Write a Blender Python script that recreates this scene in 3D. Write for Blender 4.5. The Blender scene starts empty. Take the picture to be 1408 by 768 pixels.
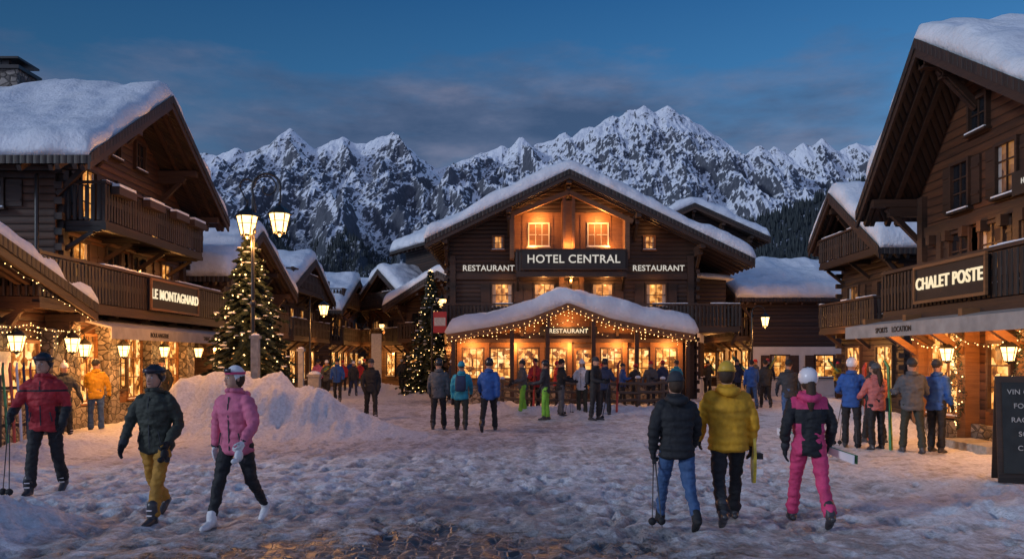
import bpy, math, random, time
import numpy as np
from mathutils import Vector, noise, Matrix
random.seed(7); np.random.seed(7)
T0=time.time()
scene=bpy.context.scene
scene.view_settings.view_transform='Standard'
scene.view_settings.look='None'
scene.view_settings.exposure=0
M={}
# ------------------------------------------------------------------ materials
def newmat(name):
    m=bpy.data.materials.new(name); m.use_nodes=True
    nt=m.node_tree; b=nt.nodes['Principled BSDF']; M[name]=m
    return m,nt,b
def nd(nt,t,**kw):
    n=nt.nodes.new(t)
    for k,v in kw.items():
        if k in n.inputs.keys(): n.inputs[k].default_value=v
        else: setattr(n,k,v)
    return n
def L(nt,a,b): nt.links.new(a,b)
def math_(nt,op,a,b=None,clamp=False):
    n=nt.nodes.new('ShaderNodeMath'); n.operation=op; n.use_clamp=clamp
    for i,v in enumerate((a,b)):
        if v is None: continue
        if isinstance(v,(int,float)): n.inputs[i].default_value=v
        else: L(nt,v,n.inputs[i])
    return n.outputs[0]
def ramp(nt,fac,stops):
    r=nt.nodes.new('ShaderNodeValToRGB'); e=r.color_ramp.elements
    while len(e)<len(stops): e.new(0.5)
    for i,(p,c) in enumerate(stops):
        e[i].position=p; e[i].color=(c[0],c[1],c[2],1) if not isinstance(c,(int,float)) else (c,c,c,1)
    L(nt,fac,r.inputs[0]); return r.outputs[0]
def mixc(nt,f,a,b,bt='MIX'):
    n=nt.nodes.new('ShaderNodeMix'); n.data_type='RGBA'; n.blend_type=bt
    for idx,v in ((0,f),(6,a),(7,b)):
        if isinstance(v,(int,float)): n.inputs[idx].default_value=v
        elif isinstance(v,tuple): n.inputs[idx].default_value=(v[0],v[1],v[2],1)
        else: L(nt,v,n.inputs[idx])
    return n.outputs[2]
def coord(nt,scale=(1,1,1),which='Object'):
    tc=nt.nodes.new('ShaderNodeTexCoord'); mp=nt.nodes.new('ShaderNodeMapping')
    mp.inputs['Scale'].default_value=scale; L(nt,tc.outputs[which],mp.inputs[0]); return mp.outputs[0]
def noise_(nt,vec,scale=5,detail=4,rough=.55):
    n=nd(nt,'ShaderNodeTexNoise',Scale=scale,Detail=detail,Roughness=rough); L(nt,vec,n.inputs['Vector']); return n.outputs[0]
def bump(nt,b,h,strength=.5,dist=.02):
    n=nd(nt,'ShaderNodeBump',Strength=strength,Distance=dist); L(nt,h,n.inputs['Height']); L(nt,n.outputs[0],b.inputs['Normal'])
def simple(name,c,rough=.6,var=.25,scale=6,bs=.2,metal=0,bd=.01):
    m,nt,b=newmat(name); v=coord(nt)
    n=noise_(nt,v,scale)
    lo=tuple(x*(1-var) for x in c); hi=tuple(min(1,x*(1+var)) for x in c)
    L(nt,ramp(nt,n,[(.3,lo),(.7,hi)]),b.inputs['Base Color'])
    b.inputs['Roughness'].default_value=rough; b.inputs['Metallic'].default_value=metal
    bump(nt,b,noise_(nt,v,scale*6),bs,bd); return m
def wood(name,c1,c2,plank=.2,axis='z',rough=.6):
    m,nt,b=newmat(name); v=coord(nt); sp=nt.nodes.new('ShaderNodeSeparateXYZ'); L(nt,v,sp.inputs[0])
    if axis=='z': q=sp.outputs[2]; st=(1.2,1.2,14)
    else: q=math_(nt,'ADD',sp.outputs[0],sp.outputs[1]); st=(14,14,1.0)
    s=math_(nt,'DIVIDE',q,plank); fr=math_(nt,'FRACT',s); fl=math_(nt,'FLOOR',s)
    wn=nt.nodes.new('ShaderNodeTexWhiteNoise'); wn.noise_dimensions='1D'; L(nt,fl,wn.inputs['W'])
    v2=coord(nt,st); n=noise_(nt,v2,1.6,5,.65)
    big=noise_(nt,v,.7,3,.6)
    k=math_(nt,'ADD',math_(nt,'MULTIPLY',n,.65),math_(nt,'ADD',math_(nt,'MULTIPLY',wn.outputs[0],.3),math_(nt,'MULTIPLY',big,.15)))
    col=ramp(nt,k,[(.3,c1),(.8,c2)])
    h=math_(nt,'SINE',math_(nt,'MULTIPLY',fr,math.pi)); h=math_(nt,'POWER',h,.35)
    gap=ramp(nt,h,[(.35,0.2),(.7,1.0)])
    L(nt,mixc(nt,1.0,col,gap,'MULTIPLY'),b.inputs['Base Color'])
    b.inputs['Roughness'].default_value=rough
    bump(nt,b,math_(nt,'ADD',h,math_(nt,'MULTIPLY',n,.35)),.8,.04)
    return m
wood('logwood',(.012,.006,.004),(.058,.027,.015),.19)
wood('logwood_red',(.022,.009,.005),(.120,.046,.019),.19)
wood('logwood_pale',(.05,.028,.017),(.20,.105,.055),.2)
wood('boardwood',(.012,.008,.006),(.045,.025,.017),.16,'x')
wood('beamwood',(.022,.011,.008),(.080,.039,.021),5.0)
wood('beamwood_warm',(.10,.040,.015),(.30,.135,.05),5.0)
wood('fencewood',(.04,.03,.024),(.13,.095,.07),5.0)
simple('metal_black',(.012,.012,.013),.4,.2,8,.1)
simple('awning_cloth',(.34,.30,.27),.8,.2,3,.2)
simple('plaster',(.42,.38,.34),.85,.15,2,.3)
simple('plaster_white',(.62,.60,.58),.85,.12,2,.3)
simple('stonepost',(.30,.28,.25),.9,.3,8,.5)
simple('signboard',(.018,.014,.012),.6,.3,5,.3)
simple('chalkboard',(.02,.022,.022),.8,.3,5,.2)
simple('paint_red',(.5,.03,.03),.5,.1,5,.1)
simple('poster_paper',(.6,.56,.48),.7,.2,14,.05)
def m_snow(name,c=(.80,.83,.88),bs=.55,sc=2.0):
    m,nt,b=newmat(name); v=coord(nt)
    n=noise_(nt,v,sc,6,.6)
    L(nt,ramp(nt,n,[(.3,tuple(x*.84 for x in c)),(.65,c)]),b.inputs['Base Color'])
    b.inputs['Roughness'].default_value=.55
    n2=noise_(nt,v,sc*5,6,.65); n3=noise_(nt,v,sc*1.1,3,.5)
    bump(nt,b,math_(nt,'ADD',n2,math_(nt,'MULTIPLY',n3,2.0)),bs,.08)
m_snow('snow')
def m_stone():
    m,nt,b=newmat('stonewall'); v=coord(nt,(1,1,1.5))
    vo=nd(nt,'ShaderNodeTexVoronoi',Scale=4.2); vo.feature='DISTANCE_TO_EDGE'; L(nt,v,vo.inputs['Vector'])
    vc=nd(nt,'ShaderNodeTexVoronoi',Scale=4.2); L(nt,v,vc.inputs['Vector'])
    sp=nt.nodes.new('ShaderNodeSeparateColor'); L(nt,vc.outputs['Color'],sp.inputs[0])
    k=math_(nt,'ADD',math_(nt,'MULTIPLY',sp.outputs[0],.6),math_(nt,'MULTIPLY',noise_(nt,v,9),.5))
    col=ramp(nt,k,[(.2,(.08,.07,.065)),(.55,(.19,.165,.145)),(.9,(.34,.30,.26))])
    e=ramp(nt,vo.outputs[0],[(0.0,.25),(.06,1.0)])
    L(nt,mixc(nt,1.0,col,e,'MULTIPLY'),b.inputs['Base Color']); b.inputs['Roughness'].default_value=.9
    bump(nt,b,ramp(nt,vo.outputs[0],[(0,0),(.12,1)]),.9,.05)
m_stone()
def m_emit(name,stops,strength,scale=3,vscale=None):
    m=bpy.data.materials.new(name); m.use_nodes=True; nt=m.node_tree; M[name]=m
    b=nt.nodes['Principled BSDF']; v=coord(nt,(1,1,1))
    n=noise_(nt,v,scale,3,.6)
    vo=nd(nt,'ShaderNodeTexVoronoi',Scale=vscale or scale*1.6); vo.distance='CHEBYCHEV'; L(nt,v,vo.inputs['Vector'])
    sp=nt.nodes.new('ShaderNodeSeparateColor'); L(nt,vo.outputs['Color'],sp.inputs[0])
    k=math_(nt,'ADD',math_(nt,'MULTIPLY',n,.6),math_(nt,'MULTIPLY',sp.outputs[0],.4))
    c=ramp(nt,k,stops); L(nt,c,b.inputs['Emission Color']); b.inputs['Emission Strength'].default_value=strength
    b.inputs['Base Color'].default_value=(.05,.03,.02,1); b.inputs['Roughness'].default_value=.15
    m.cycles.emission_sampling='NONE'
m_emit('win_warm',[(.25,(.07,.018,.003)),(.5,(.58,.20,.033)),(.75,(1.0,.52,.15))],1.2,3.5)
m_emit('win_shop',[(.30,(.04,.011,.002)),(.45,(.38,.12,.02)),(.58,(.95,.40,.09)),(.74,(1.0,.68,.30))],1.5,2.4,6.5)
m_emit('win_dim',[(.3,(.015,.006,.003)),(.5,(.16,.06,.016)),(.8,(.5,.22,.06))],.8,2.5)
m_emit('bulb',[(0,(1,.52,.16)),(1,(1,.66,.28))],5.5,3)
m_emit('lampglass',[(0,(1,.50,.13)),(1,(1,.70,.30))],4.6,6)
m_emit('textwhite',[(0,(.9,.84,.74)),(1,(.95,.9,.8))],.6,3)
m_emit('textwarm',[(0,(1,.78,.46)),(1,(1,.84,.58))],1.0,3)
m,nt,b=newmat('win_dark'); b.inputs['Base Color'].default_value=(.01,.012,.016,1); b.inputs['Roughness'].default_value=.08
bump(nt,b,noise_(nt,coord(nt),.8),.1,.02)
def cloth(name,c,rough=.75):
    m,nt,b=newmat(name); v=coord(nt)
    n=noise_(nt,v,9,4)
    L(nt,ramp(nt,n,[(.3,tuple(x*.72 for x in c)),(.7,tuple(min(1,x*1.15) for x in c))]),b.inputs['Base Color'])
    b.inputs['Roughness'].default_value=rough
    v3=coord(nt,(1,1,.45)); bump(nt,b,noise_(nt,v3,22,4,.6),.6,.02)
for k,c in dict(c_black=(.012,.013,.016),c_dark=(.028,.032,.040),c_grey=(.085,.09,.10),c_red=(.42,.022,.03),c_pink=(.62,.15,.25),
    c_hot=(.62,.05,.16),c_yellow=(.62,.31,.012),c_mustard=(.42,.21,.025),c_blue=(.02,.09,.32),c_teal=(.02,.27,.38),c_jeans=(.040,.095,.22),
    c_green=(.18,.50,.05),c_white=(.72,.72,.74),c_navy=(.02,.035,.09),c_salmon=(.55,.16,.14),c_olive=(.030,.036,.026),c_hair=(.05,.025,.012),c_skin=(.50,.27,.18),
    c_lip=(.30,.07,.06)).items(): cloth(k,c)
M['c_skin'].node_tree.nodes['Principled BSDF'].inputs['Roughness'].default_value=.5
simple('helmet_gloss',(.015,.015,.018),.25,.2,5,.02); simple('helmet_white',(.75,.7,.72),.3,.05,5,.02); simple('helmet_yellow',(.6,.36,.03),.5,.1,9,.2)
simple('lens',(.03,.02,.03),.28,.5,4,.0); simple('bootplastic',(.04,.04,.045),.35,.4,5,.05); simple('ski_top',(.08,.30,.12),.3,.9,3,.02); simple('ski_red',(.55,.07,.05),.3,.5,3,.02)
simple('board_yellow',(.55,.40,.04),.35,.8,5,.02)
def m_needle(name,c1,c2):
    m,nt,b=newmat(name); n=noise_(nt,coord(nt),2.3,3)
    L(nt,ramp(nt,n,[(.3,c1),(.7,c2)]),b.inputs['Base Color']); b.inputs['Roughness'].default_value=.75
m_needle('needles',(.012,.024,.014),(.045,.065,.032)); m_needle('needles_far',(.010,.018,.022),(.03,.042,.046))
simple('bark',(.06,.04,.03),.9,.3,10,.5)
# ------------------------------------------------------------------ mesh builder
class MB:
    def __init__(s): s.v=[];s.f=[];s.m=[];s.mats=[];s.sm=[]
    def mi(s,mat):
        if mat not in s.mats: s.mats.append(mat)
        return s.mats.index(mat)
    def add(s,vs,fs,mat,smooth=False):
        o=len(s.v); s.v.extend([tuple(map(float,p)) for p in vs]); i=s.mi(mat)
        for f in fs: s.f.append(tuple(int(a)+o for a in f)); s.m.append(i); s.sm.append(smooth)
    def hexa(s,p,mat):
        s.add(p,[(0,3,2,1),(4,5,6,7),(0,1,5,4),(1,2,6,5),(2,3,7,6),(3,0,4,7)],mat)
    def box(s,x0,x1,y0,y1,z0,z1,mat):
        s.hexa([(x0,y0,z0),(x1,y0,z0),(x1,y1,z0),(x0,y1,z0),(x0,y0,z1),(x1,y0,z1),(x1,y1,z1),(x0,y1,z1)],mat)
    def fbox(s,fr,u0,u1,z0,z1,n0,n1,mat):
        o,u,n=fr
        def P(a,z,c): return (o[0]+u[0]*a+n[0]*c,o[1]+u[1]*a+n[1]*c,z)
        s.hexa([P(u0,z0,n1),P(u1,z0,n1),P(u1,z0,n0),P(u0,z0,n0),P(u0,z1,n1),P(u1,z1,n1),P(u1,z1,n0),P(u0,z1,n0)],mat)
    def beam(s,a,b,w,h,mat):
        a=Vector(a);b=Vector(b);d=(b-a).normalized()
        up=Vector((0,0,1)) if abs(d.z)<.95 else Vector((0,1,0))
        x=d.cross(up).normalized(); y=x.cross(d).normalized()
        p=[]
        for q in (a,b):
            for i,j in ((-1,-1),(1,-1),(1,1),(-1,1)): p.append(q+x*(w/2*i)+y*(h/2*j))
        s.hexa(p,mat)
    def tube(s,pts,rad,mat,n=8,sub=1,cap=True):
        v,f=tube(pts,rad,n,sub,cap); s.add(v,f,mat,True)
    def ball(s,c,r,mat,n=8,sc=(1,1,1)):
        v,f=sphere(c,(r*sc[0],r*sc[1],r*sc[2]),n,max(4,n//2+1)); s.add(v,f,mat,True)
    def build(s,name,parent=None,loc=None,rot=0):
        me=bpy.data.meshes.new(name); me.from_pydata(s.v,[],s.f)
        for k in s.mats: me.materials.append(M[k])
        me.polygons.foreach_set('material_index',s.m); me.polygons.foreach_set('use_smooth',s.sm); me.update()
        ob=bpy.data.objects.new(name,me); scene.collection.objects.link(ob)
        if parent: ob.parent=parent
        if loc: ob.location=loc
        ob.rotation_euler[2]=rot
        return ob
def empty(name,loc=(0,0,0),rot=0):
    e=bpy.data.objects.new(name,None); e.location=loc; e.rotation_euler[2]=rot; e.empty_display_size=.5
    scene.collection.objects.link(e); return e
def sphere(c,r,n=10,m=6):
    v=[];f=[]
    for j in range(1,m):
        th=math.pi*j/m
        for i in range(n):
            ph=2*math.pi*i/n; v.append((c[0]+r[0]*math.sin(th)*math.cos(ph),c[1]+r[1]*math.sin(th)*math.sin(ph),c[2]+r[2]*math.cos(th)))
    for j in range(m-2):
        for i in range(n):
            a=j*n+i;b=j*n+(i+1)%n; f.append((a,a+n,b+n,b))
    t=len(v); v.append((c[0],c[1],c[2]+r[2])); v.append((c[0],c[1],c[2]-r[2]))
    for i in range(n): f.append((t,i,(i+1)%n)); f.append((t+1,(m-2)*n+(i+1)%n,(m-2)*n+i))
    return v,f
def resample(P,sub):
    if sub<=1 or len(P)<3: return P
    out=[]
    for i in range(len(P)-1):
        p0=P[max(i-1,0)];p1=P[i];p2=P[i+1];p3=P[min(i+2,len(P)-1)]
        for k in range(sub):
            t=k/sub; out.append(.5*((2*p1)+(-p0+p2)*t+(2*p0-5*p1+4*p2-p3)*t*t+(-p0+3*p1-3*p2+p3)*t**3))
    out.append(P[-1]); return np.array(out)
def tube(pts,rad,n=8,sub=1,cap=True,quilt=0,qf=.07):
    P=np.array([list(p)+[r] for p,r in zip(pts,rad)],float); P=resample(P,sub)
    C=P[:,:3];R=np.maximum(P[:,3],.0005)
    if quilt:
        seg=np.r_[0,np.cumsum(np.linalg.norm(np.diff(C,axis=0),axis=1))]; R=R*(1+quilt*(np.abs(np.sin(seg/qf*math.pi))-.6))
    Tn=np.gradient(C,axis=0); Tn/=np.linalg.norm(Tn,axis=1)[:,None]+1e-9
    if cap:
        C=np.vstack([C[0]-Tn[0]*R[0]*.8,C[0]-Tn[0]*R[0]*.45,C,C[-1]+Tn[-1]*R[-1]*.45,C[-1]+Tn[-1]*R[-1]*.8])
        R=np.r_[R[0]*.35,R[0]*.8,R,R[-1]*.8,R[-1]*.35]; Tn=np.vstack([Tn[0],Tn[0],Tn,Tn[-1],Tn[-1]])
    ref=np.array([0,1.,0]) if abs(Tn[0][1])<.9 else np.array([1.,0,0])
    x=np.cross(Tn[0],ref);x/=np.linalg.norm(x); v=[]
    for c,r,t in zip(C,R,Tn):
        x=x-t*np.dot(x,t); x/=np.linalg.norm(x); y=np.cross(t,x)
        for i in range(n):
            a=2*math.pi*i/n; v.append(c+r*(math.cos(a)*x+math.sin(a)*y))
    f=[]; m=len(C)
    for j in range(m-1):
        for i in range(n):
            a=j*n+i;b=j*n+(i+1)%n; f.append((a,b,b+n,a+n))
    f.append(tuple(range(n))[::-1]); f.append(tuple(range((m-1)*n,m*n)))
    return v,f
def loft(rings,n=20,sub=3,quilt=0,qf=.075,e=2.3):
    P=resample(np.array(rings,float),sub); v=[]
    for k,(cx,cy,cz,rx,ry) in enumerate(P):
        q=1+quilt*(abs(math.sin(cz/qf*math.pi))-.6) if quilt else 1
        for i in range(n):
            a=2*math.pi*i/n; ca,sa=math.cos(a),math.sin(a)
            v.append((cx+q*rx*math.copysign(abs(ca)**(2/e),ca),cy+q*ry*math.copysign(abs(sa)**(2/e),sa),cz))
    f=[]; m=len(P)
    for j in range(m-1):
        for i in range(n):
            a=j*n+i;b=j*n+(i+1)%n; f.append((a,b,b+n,a+n))
    f.append(tuple(range(n))[::-1]); f.append(tuple(range((m-1)*n,m*n)))
    return v,f
def remesh(parts,voxel,it=2):
    mb_v=[];mb_f=[]
    for v,f in parts:
        o=len(mb_v); mb_v+= [tuple(map(float,p)) for p in v]; mb_f+=[tuple(a+o for a in q) for q in f]
    me=bpy.data.meshes.new('tmp'); me.from_pydata(mb_v,[],mb_f)
    ob=bpy.data.objects.new('tmp',me); scene.collection.objects.link(ob)
    r=ob.modifiers.new('r','REMESH'); r.mode='VOXEL'; r.voxel_size=voxel
    s=ob.modifiers.new('s','SMOOTH'); s.iterations=it; s.factor=.5
    dg=bpy.context.evaluated_depsgraph_get(); e=ob.evaluated_get(dg); m2=e.to_mesh()
    V=np.empty(len(m2.vertices)*3,np.float32); m2.vertices.foreach_get('co',V); V=V.reshape(-1,3)
    Nn=np.empty(len(m2.vertices)*3,np.float32); m2.vertex_normals.foreach_get('vector',Nn); Nn=Nn.reshape(-1,3)
    F=[tuple(p.vertices) for p in m2.polygons]
    e.to_mesh_clear(); bpy.data.objects.remove(ob); bpy.data.meshes.remove(me)
    return V,F,Nn
# ------------------------------------------------------------------ people
def person(name,x,y,head=0,H=1.75,jacket='c_black',pants='c_black',hat='beanie',hatm='c_black',glove='c_black',
           walk=0,armL=None,armR=None,puffer=False,voxel=.02,yaw=0,rule=None,pack=None,poles=(),ski=None,hair=None,
           boot='bootplastic',goggles=None,board=None,fat=1.0,lean=.02,held=None,polelean=.25,long=0,skis=None):
    P=MB(); rnd=random.Random(name+str(x))
    if armL is None: armL=(-walk*1.1+rnd.uniform(-4,8),rnd.uniform(9,16),rnd.uniform(12,34)) if walk else (rnd.uniform(0,22),rnd.uniform(10,20),rnd.choice((14,35,65,85)))
    if armR is None: armR=(walk*1.1+rnd.uniform(-4,8),rnd.uniform(9,16),rnd.uniform(12,34)) if walk else (rnd.uniform(0,22),rnd.uniform(10,20),rnd.choice((14,30,55,80)))
    if walk and lean==.02: lean=.045
    if not yaw: yaw=rnd.uniform(-22,22)
    s0=H/1.75; hi=voxel<.015
    hipz=.92
    if skis:
        if skis[0]=='L': armL=(20,14,75)
        else: armR=(20,14,75)
    def leg(side,th,k):
        th=math.radians(th);k=math.radians(k)
        h=np.array([side*.095,0,hipz]); kn=h+.43*np.array([side*.05,-math.sin(th),-math.cos(th)])
        an=kn+.41*np.array([side*.02,-math.sin(th-k),-math.cos(th-k)]); return h,kn,an,th-k
    if walk: lg=[leg(1,walk*1.15,5),leg(-1,-walk*.8,abs(walk)*1.5)] if walk>0 else [leg(-1,-walk*1.15,5),leg(1,walk*.8,abs(walk)*1.5)]
    else:
        a=rnd.uniform(-7,9); lg=[leg(1,a+4,7),leg(-1,-a,4)]
    feet=[]
    for h,kn,an,sh in lg:
        pitch=max(0,-sh)*.8
        dirf=np.array([0,-math.cos(pitch),-math.sin(pitch)]); feet.append((an,dirf,pitch))
    low=min(min((an+np.array([0,0,-.085])+d*.13)[2],an[2]-.085) for an,d,_ in feet)
    dz=-low
    off=np.array([0,0,dz])
    quilt=.13 if puffer else 0
    tr=[loft([(0,.0,hipz-.09+dz,.10,.09),(0,.0,hipz-.03+dz,.165,.115),(0,.0,hipz+.06+dz,.165,.115),(0,0,hipz+.14+dz,.15,.105)],16,2)]
    ski_b= boot=='bootplastic'
    for h,kn,an,sh in lg:
        a2=an+(kn-an)*.12
        tr.append(tube([h+off,(h+kn)/2+off,kn+off,(kn*.45+a2*.55)+off,a2+off],[.098,.086,.068,.068 if ski_b else .058,.074 if ski_b else .05],14,3,True))
    V,F,Nn=remesh(tr,voxel,2)
    d=np.array([noise.noise(Vector((p[0]*9+3,p[1]*9,p[2]*(17)+x)))+.5*noise.noise(Vector((p[0]*20+3,p[1]*20,p[2]*34+x))) for p in V]); V=V+Nn*(d*.017)[:,None]
    P.add(V,F,pants,True)
    for an,dv,pt in feet:
        side=np.array([1,0,0]); up=np.cross(side,dv); up=up if up[2]>0 else -up
        c=an+off
        heel=c-up*.05-dv*.06; ball=c-up*.055+dv*.10; toe=c-up*.06+dv*.17
        V,F,_=remesh([tube([c+up*(.14 if ski_b else .08),c,c-up*.035-dv*.01],[.062 if ski_b else .052,.058,.05],12,2),
                      tube([heel,c-up*.035+dv*.03,ball,toe],[.036,.046,.044,.03],12,2)],.011 if hi else .018,2)
        V=np.array(V); hgt=(V-c)@up; V=V+np.outer(np.clip(-.085-hgt,0,None),up)
        P.add(V,F,boot,True)
        if ski_b:
            for q in (.03,.085): P.beam(c+up*q+dv*.066-side*.03,c+up*q+dv*.066+side*.03,.014,.012,'helmet_white')
    f=fat; hem=.80-long
    def cy(z): return -lean*(z-.9)/.5
    pz=1.08 if puffer else 1.0
    rings=[(0,cy(.8),hem,.15*f,.115*f),(0,cy(.8),hem+.03,.183*f*pz,.135*f*pz),(0,cy(.9),.92,.182*f*pz,.135*f*pz),(0,cy(1.02),1.04,.170*f*pz,.128*f*pz),(0,cy(1.15),1.17,.182*f*pz,.135*f*pz),
           (0,cy(1.3),1.29,.197*f*pz,.14*f*pz),(0,cy(1.38),1.385,.190*f,.122*f),(0,cy(1.44),1.435,.135,.10),(0,cy(1.47),1.475,.085,.085),(0,cy(1.5),1.53,.080,.085)]
    rings=[(a,b,c+dz,d_,e_) for a,b,c,d_,e_ in rings]
    jk=[loft(rings,24,5,quilt*.6,.085)]
    hands=[]
    for side,(sw,ab,el) in ((1,armL),(-1,armR)):
        sw,ab,el=map(math.radians,(sw,ab,el))
        S=np.array([side*.178*f,cy(1.4),1.395+dz])
        E=S+.285*np.array([side*math.sin(ab),-math.sin(sw)*math.cos(ab),-math.cos(sw)*math.cos(ab)])
        dv=np.array([side*math.sin(ab)*.25-side*.22*math.sin(el),-math.sin(sw+el),-math.cos(sw+el)]); dv/=np.linalg.norm(dv)
        W=E+.25*dv
        v,f_=tube([S-np.array([side*.03,0,0]),S+(E-S)*.4,E,(E+W)/2,W],[.078*pz,.070*pz,.060*pz,.056*pz,.046],14,8,True,quilt*1.3,.08); jk.append((v,f_))
        hands.append((side,W,dv))
    V,F,Nn=remesh(jk,voxel,2 if not puffer else 1)
    amp=.010 if puffer else .022
    d=np.array([noise.noise(Vector((p[0]*8+x,p[1]*8,p[2]*15)))+.5*noise.noise(Vector((p[0]*19+x,p[1]*19,p[2]*34))) for p in V]); V=V+Nn*(d*amp)[:,None]
    if rule is None: P.add(V,F,jacket,True)
    o=len(P.v)
    if rule is not None:
        P.v.extend([tuple(map(float,p)) for p in V])
        for q in F:
            c=V[list(q)].mean(0); P.f.append(tuple(a+o for a in q)); P.m.append(P.mi(rule(c[0],c[1],c[2]-dz) or jacket)); P.sm.append(True)
    for k in range(8):
        z=.86+k*.072+dz; yy=cy(z-dz)-(.137 if puffer else .128)*f*(1.0 if z-dz<1.36 else .85)
        P.beam((0,yy-.006,z),(0,yy-.006,z+.074),.012,.012,'c_dark')
    hp=[]
    for side,W,dv in hands:
        nrm=np.array([-side,0,0.]); nrm=nrm-dv*np.dot(nrm,dv); nrm/=np.linalg.norm(nrm); ac=np.cross(dv,nrm)
        if ac[1]>0: ac=-ac
        r=.0115 if glove!='c_skin' else .0085
        parts=[tube([W-dv*.02,W+dv*.02],[.043,.038],10,1),tube([W+dv*.02+ac*.018,W+dv*.085+ac*.022],[.024,.021],8,1),tube([W+dv*.02-ac*.014,W+dv*.085-ac*.02],[.024,.021],8,1),tube([W+dv*.02,W+dv*.088],[.024,.021],8,1)]
        nm='L' if side>0 else 'R'
        grip=(nm in poles) or ski==nm or held==nm or (skis and skis[0]==nm)
        cu=1.35 if grip else .5
        for k,(o_,ln) in enumerate(((.030,.036),(.011,.041),(-.009,.038),(-.028,.030))):
            b0=W+dv*.085+ac*o_; pts=[b0]; ang=cu*.5
            for q in range(3):
                dd=dv*math.cos(ang)+nrm*math.sin(ang); pts.append(pts[-1]+dd*ln*(1-.2*q)); ang+=cu*(.8 if grip else .5)
            parts.append(tube(pts,[r,r*.98,r*.9,r*.75],6,1))
        t0=W+dv*.03+ac*.03; t1=t0+dv*.035+ac*.028+nrm*.008; t2=t1+dv*.03+ac*.006+nrm*.018; parts.append(tube([t0,t1,t2],[r*1.2,r*1.1,r*.85],6,1))
        for v,f_ in parts: P.add(v,f_,glove,True)
        hp.append((side,W+dv*.10+nrm*.02,dv))
    hd=MB(); hz=dz
    hs=[loft([(0,-.015,1.512,.030,.035),(0,-.018,1.525,.050,.058),(0,-.012,1.56,.064,.080),(0,-.004,1.60,.071,.091),(0,0,1.645,.076,.097),(0,.002,1.69,.074,.095),(0,.003,1.725,.058,.075),(0,.003,1.75,.025,.032)],20,4,e=2.1),
        tube([(0,.012,1.44),(0,.008,1.55)],[.055,.055],12,1),
        tube([(0,-.088,1.652),(0,-.104,1.628),(0,-.108,1.612)],[.009,.012,.014],8,2),
        tube([(-.012,-.095,1.607),(.012,-.095,1.607)],[.012,.012],8,1),
        tube([(-.022,-.083,1.575),(.022,-.083,1.575)],[.011,.011],8,1),
        sphere((.076,.008,1.63),(.012,.022,.032)),sphere((-.076,.008,1.63),(.012,.022,.032))]
    V,F,_=remesh(hs,.008 if hi else .013,1); hd.add(V,F,'c_skin',True)
    for q in (-1,1):
        hd.ball((q*.031,-.0865,1.645),.0135,'c_white',8,(1,.5,.6)); hd.ball((q*.031,-.093,1.645),.0062,'c_black',6)
        hd.beam((q*.016,-.095,1.668),(q*.048,-.088,1.668),.008,.008,'c_hair')
    hd.tube([(-.022,-.094,1.578),(0,-.098,1.5765),(.022,-.094,1.578)],[.0045,.006,.0045],'c_lip',6)
    if hair:
        v,f_=sphere((0,.022,1.635),(.088,.095,.115),14,9); v=[(a,max(b_,-.03) if c<1.70 else b_,c) for a,b_,c in v]; hd.add(v,f_,'c_hair',True)
        if hair=='long': hd.tube([(0,.08,1.62),(.01,.12,1.52),(.02,.14,1.40),(.02,.135,1.30)],[.05,.055,.045,.018],'c_hair',10,3)
    else:
        v,f_=sphere((0,.016,1.66),(.082,.092,.098),12,8); v=[(a,max(b_,-.02) if c<1.68 else b_,c) for a,b_,c in v]; hd.add(v,f_,'c_hair',True)
    if hat=='helmet':
        v,f_=sphere((0,.008,1.675),(.106,.128,.118),24,18)
        vv=[]
        for a,b_,c in v:
            rim=1.690 if b_<-.05 else (1.60 if b_>.0 else 1.60+(-b_/.05)*.09)
            vv.append((a,b_,max(c,rim)))
        hd.add(vv,f_,hatm,True)
        for q in (-1,1): hd.tube([(q*.09,.0,1.61),(q*.08,-.03,1.55),(q*.03,-.05,1.508)],[.006,.006,.006],'c_black',5,2)
        for q in (-.04,0,.04): hd.beam((q,-.03,1.789),(q,.05,1.792),.012,.01,'c_black')
        if goggles:
            gz=1.722 if goggles=='up' else 1.655
            rr=(.108,.130) if goggles=='up' else (.098,.117)
            vv=[];ff=[];n=15
            for i in range(n):
                a=math.radians(-50+100*i/(n-1)); sx,cy_=math.sin(a),-math.cos(a)
                hh=.024*(1-.35*abs(i/(n-1)*2-1)**3)
                for zz,k in ((-hh,.96),(-hh*.8,1.06),(hh*.8,1.03),(hh,.93)): vv.append((sx*rr[0]*k,cy_*rr[1]*k,gz+zz))
            for i in range(n-1):
                for k in range(3): a=i*4+k; ff.append((a,a+1,a+5,a+4))
            hd.add(vv,ff,'lens',True)
            hd.tube([(math.sin(a)*.106,-math.cos(a)*.128+.008,gz) for a in [math.radians(t) for t in range(50,311,26)]],[.009]*11,'c_dark',6)
    elif hat in('beanie','pom'):
        v,f_=sphere((0,.006,1.685),(.090,.108,.10),18,12); v=[(a,b_,max(c,1.675 if b_<0 else 1.64)) for a,b_,c in v]; hd.add(v,f_,hatm,True)
        hd.tube([(math.sin(a)*.084,.006-math.cos(a)*.102,1.682-.012*(-math.cos(a)*-1+1)*.8) for a in [2*math.pi*t/16 for t in range(17)]],[.017]*17,hatm,6,1,False)
        if hat=='pom': hd.ball((0,.01,1.80),.034,'c_white',8)
    elif hat=='band':
        v,f_=sphere((0,.010,1.668),(.088,.104,.112),18,14); v=[(a,b_,max(c,1.70 if b_<-.04 else 1.60)) for a,b_,c in v]; hd.add(v,f_,'c_white',True)
        vv=[];ff=[];n=28
        for i in range(n):
            a=2*math.pi*i/n
            for zz in (1.680,1.706): vv.append((math.sin(a)*.094,.008-math.cos(a)*.113,zz))
        for i in range(n): a=2*i;b2=2*((i+1)%n); ff.append((a,b2,b2+1,a+1))
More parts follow.
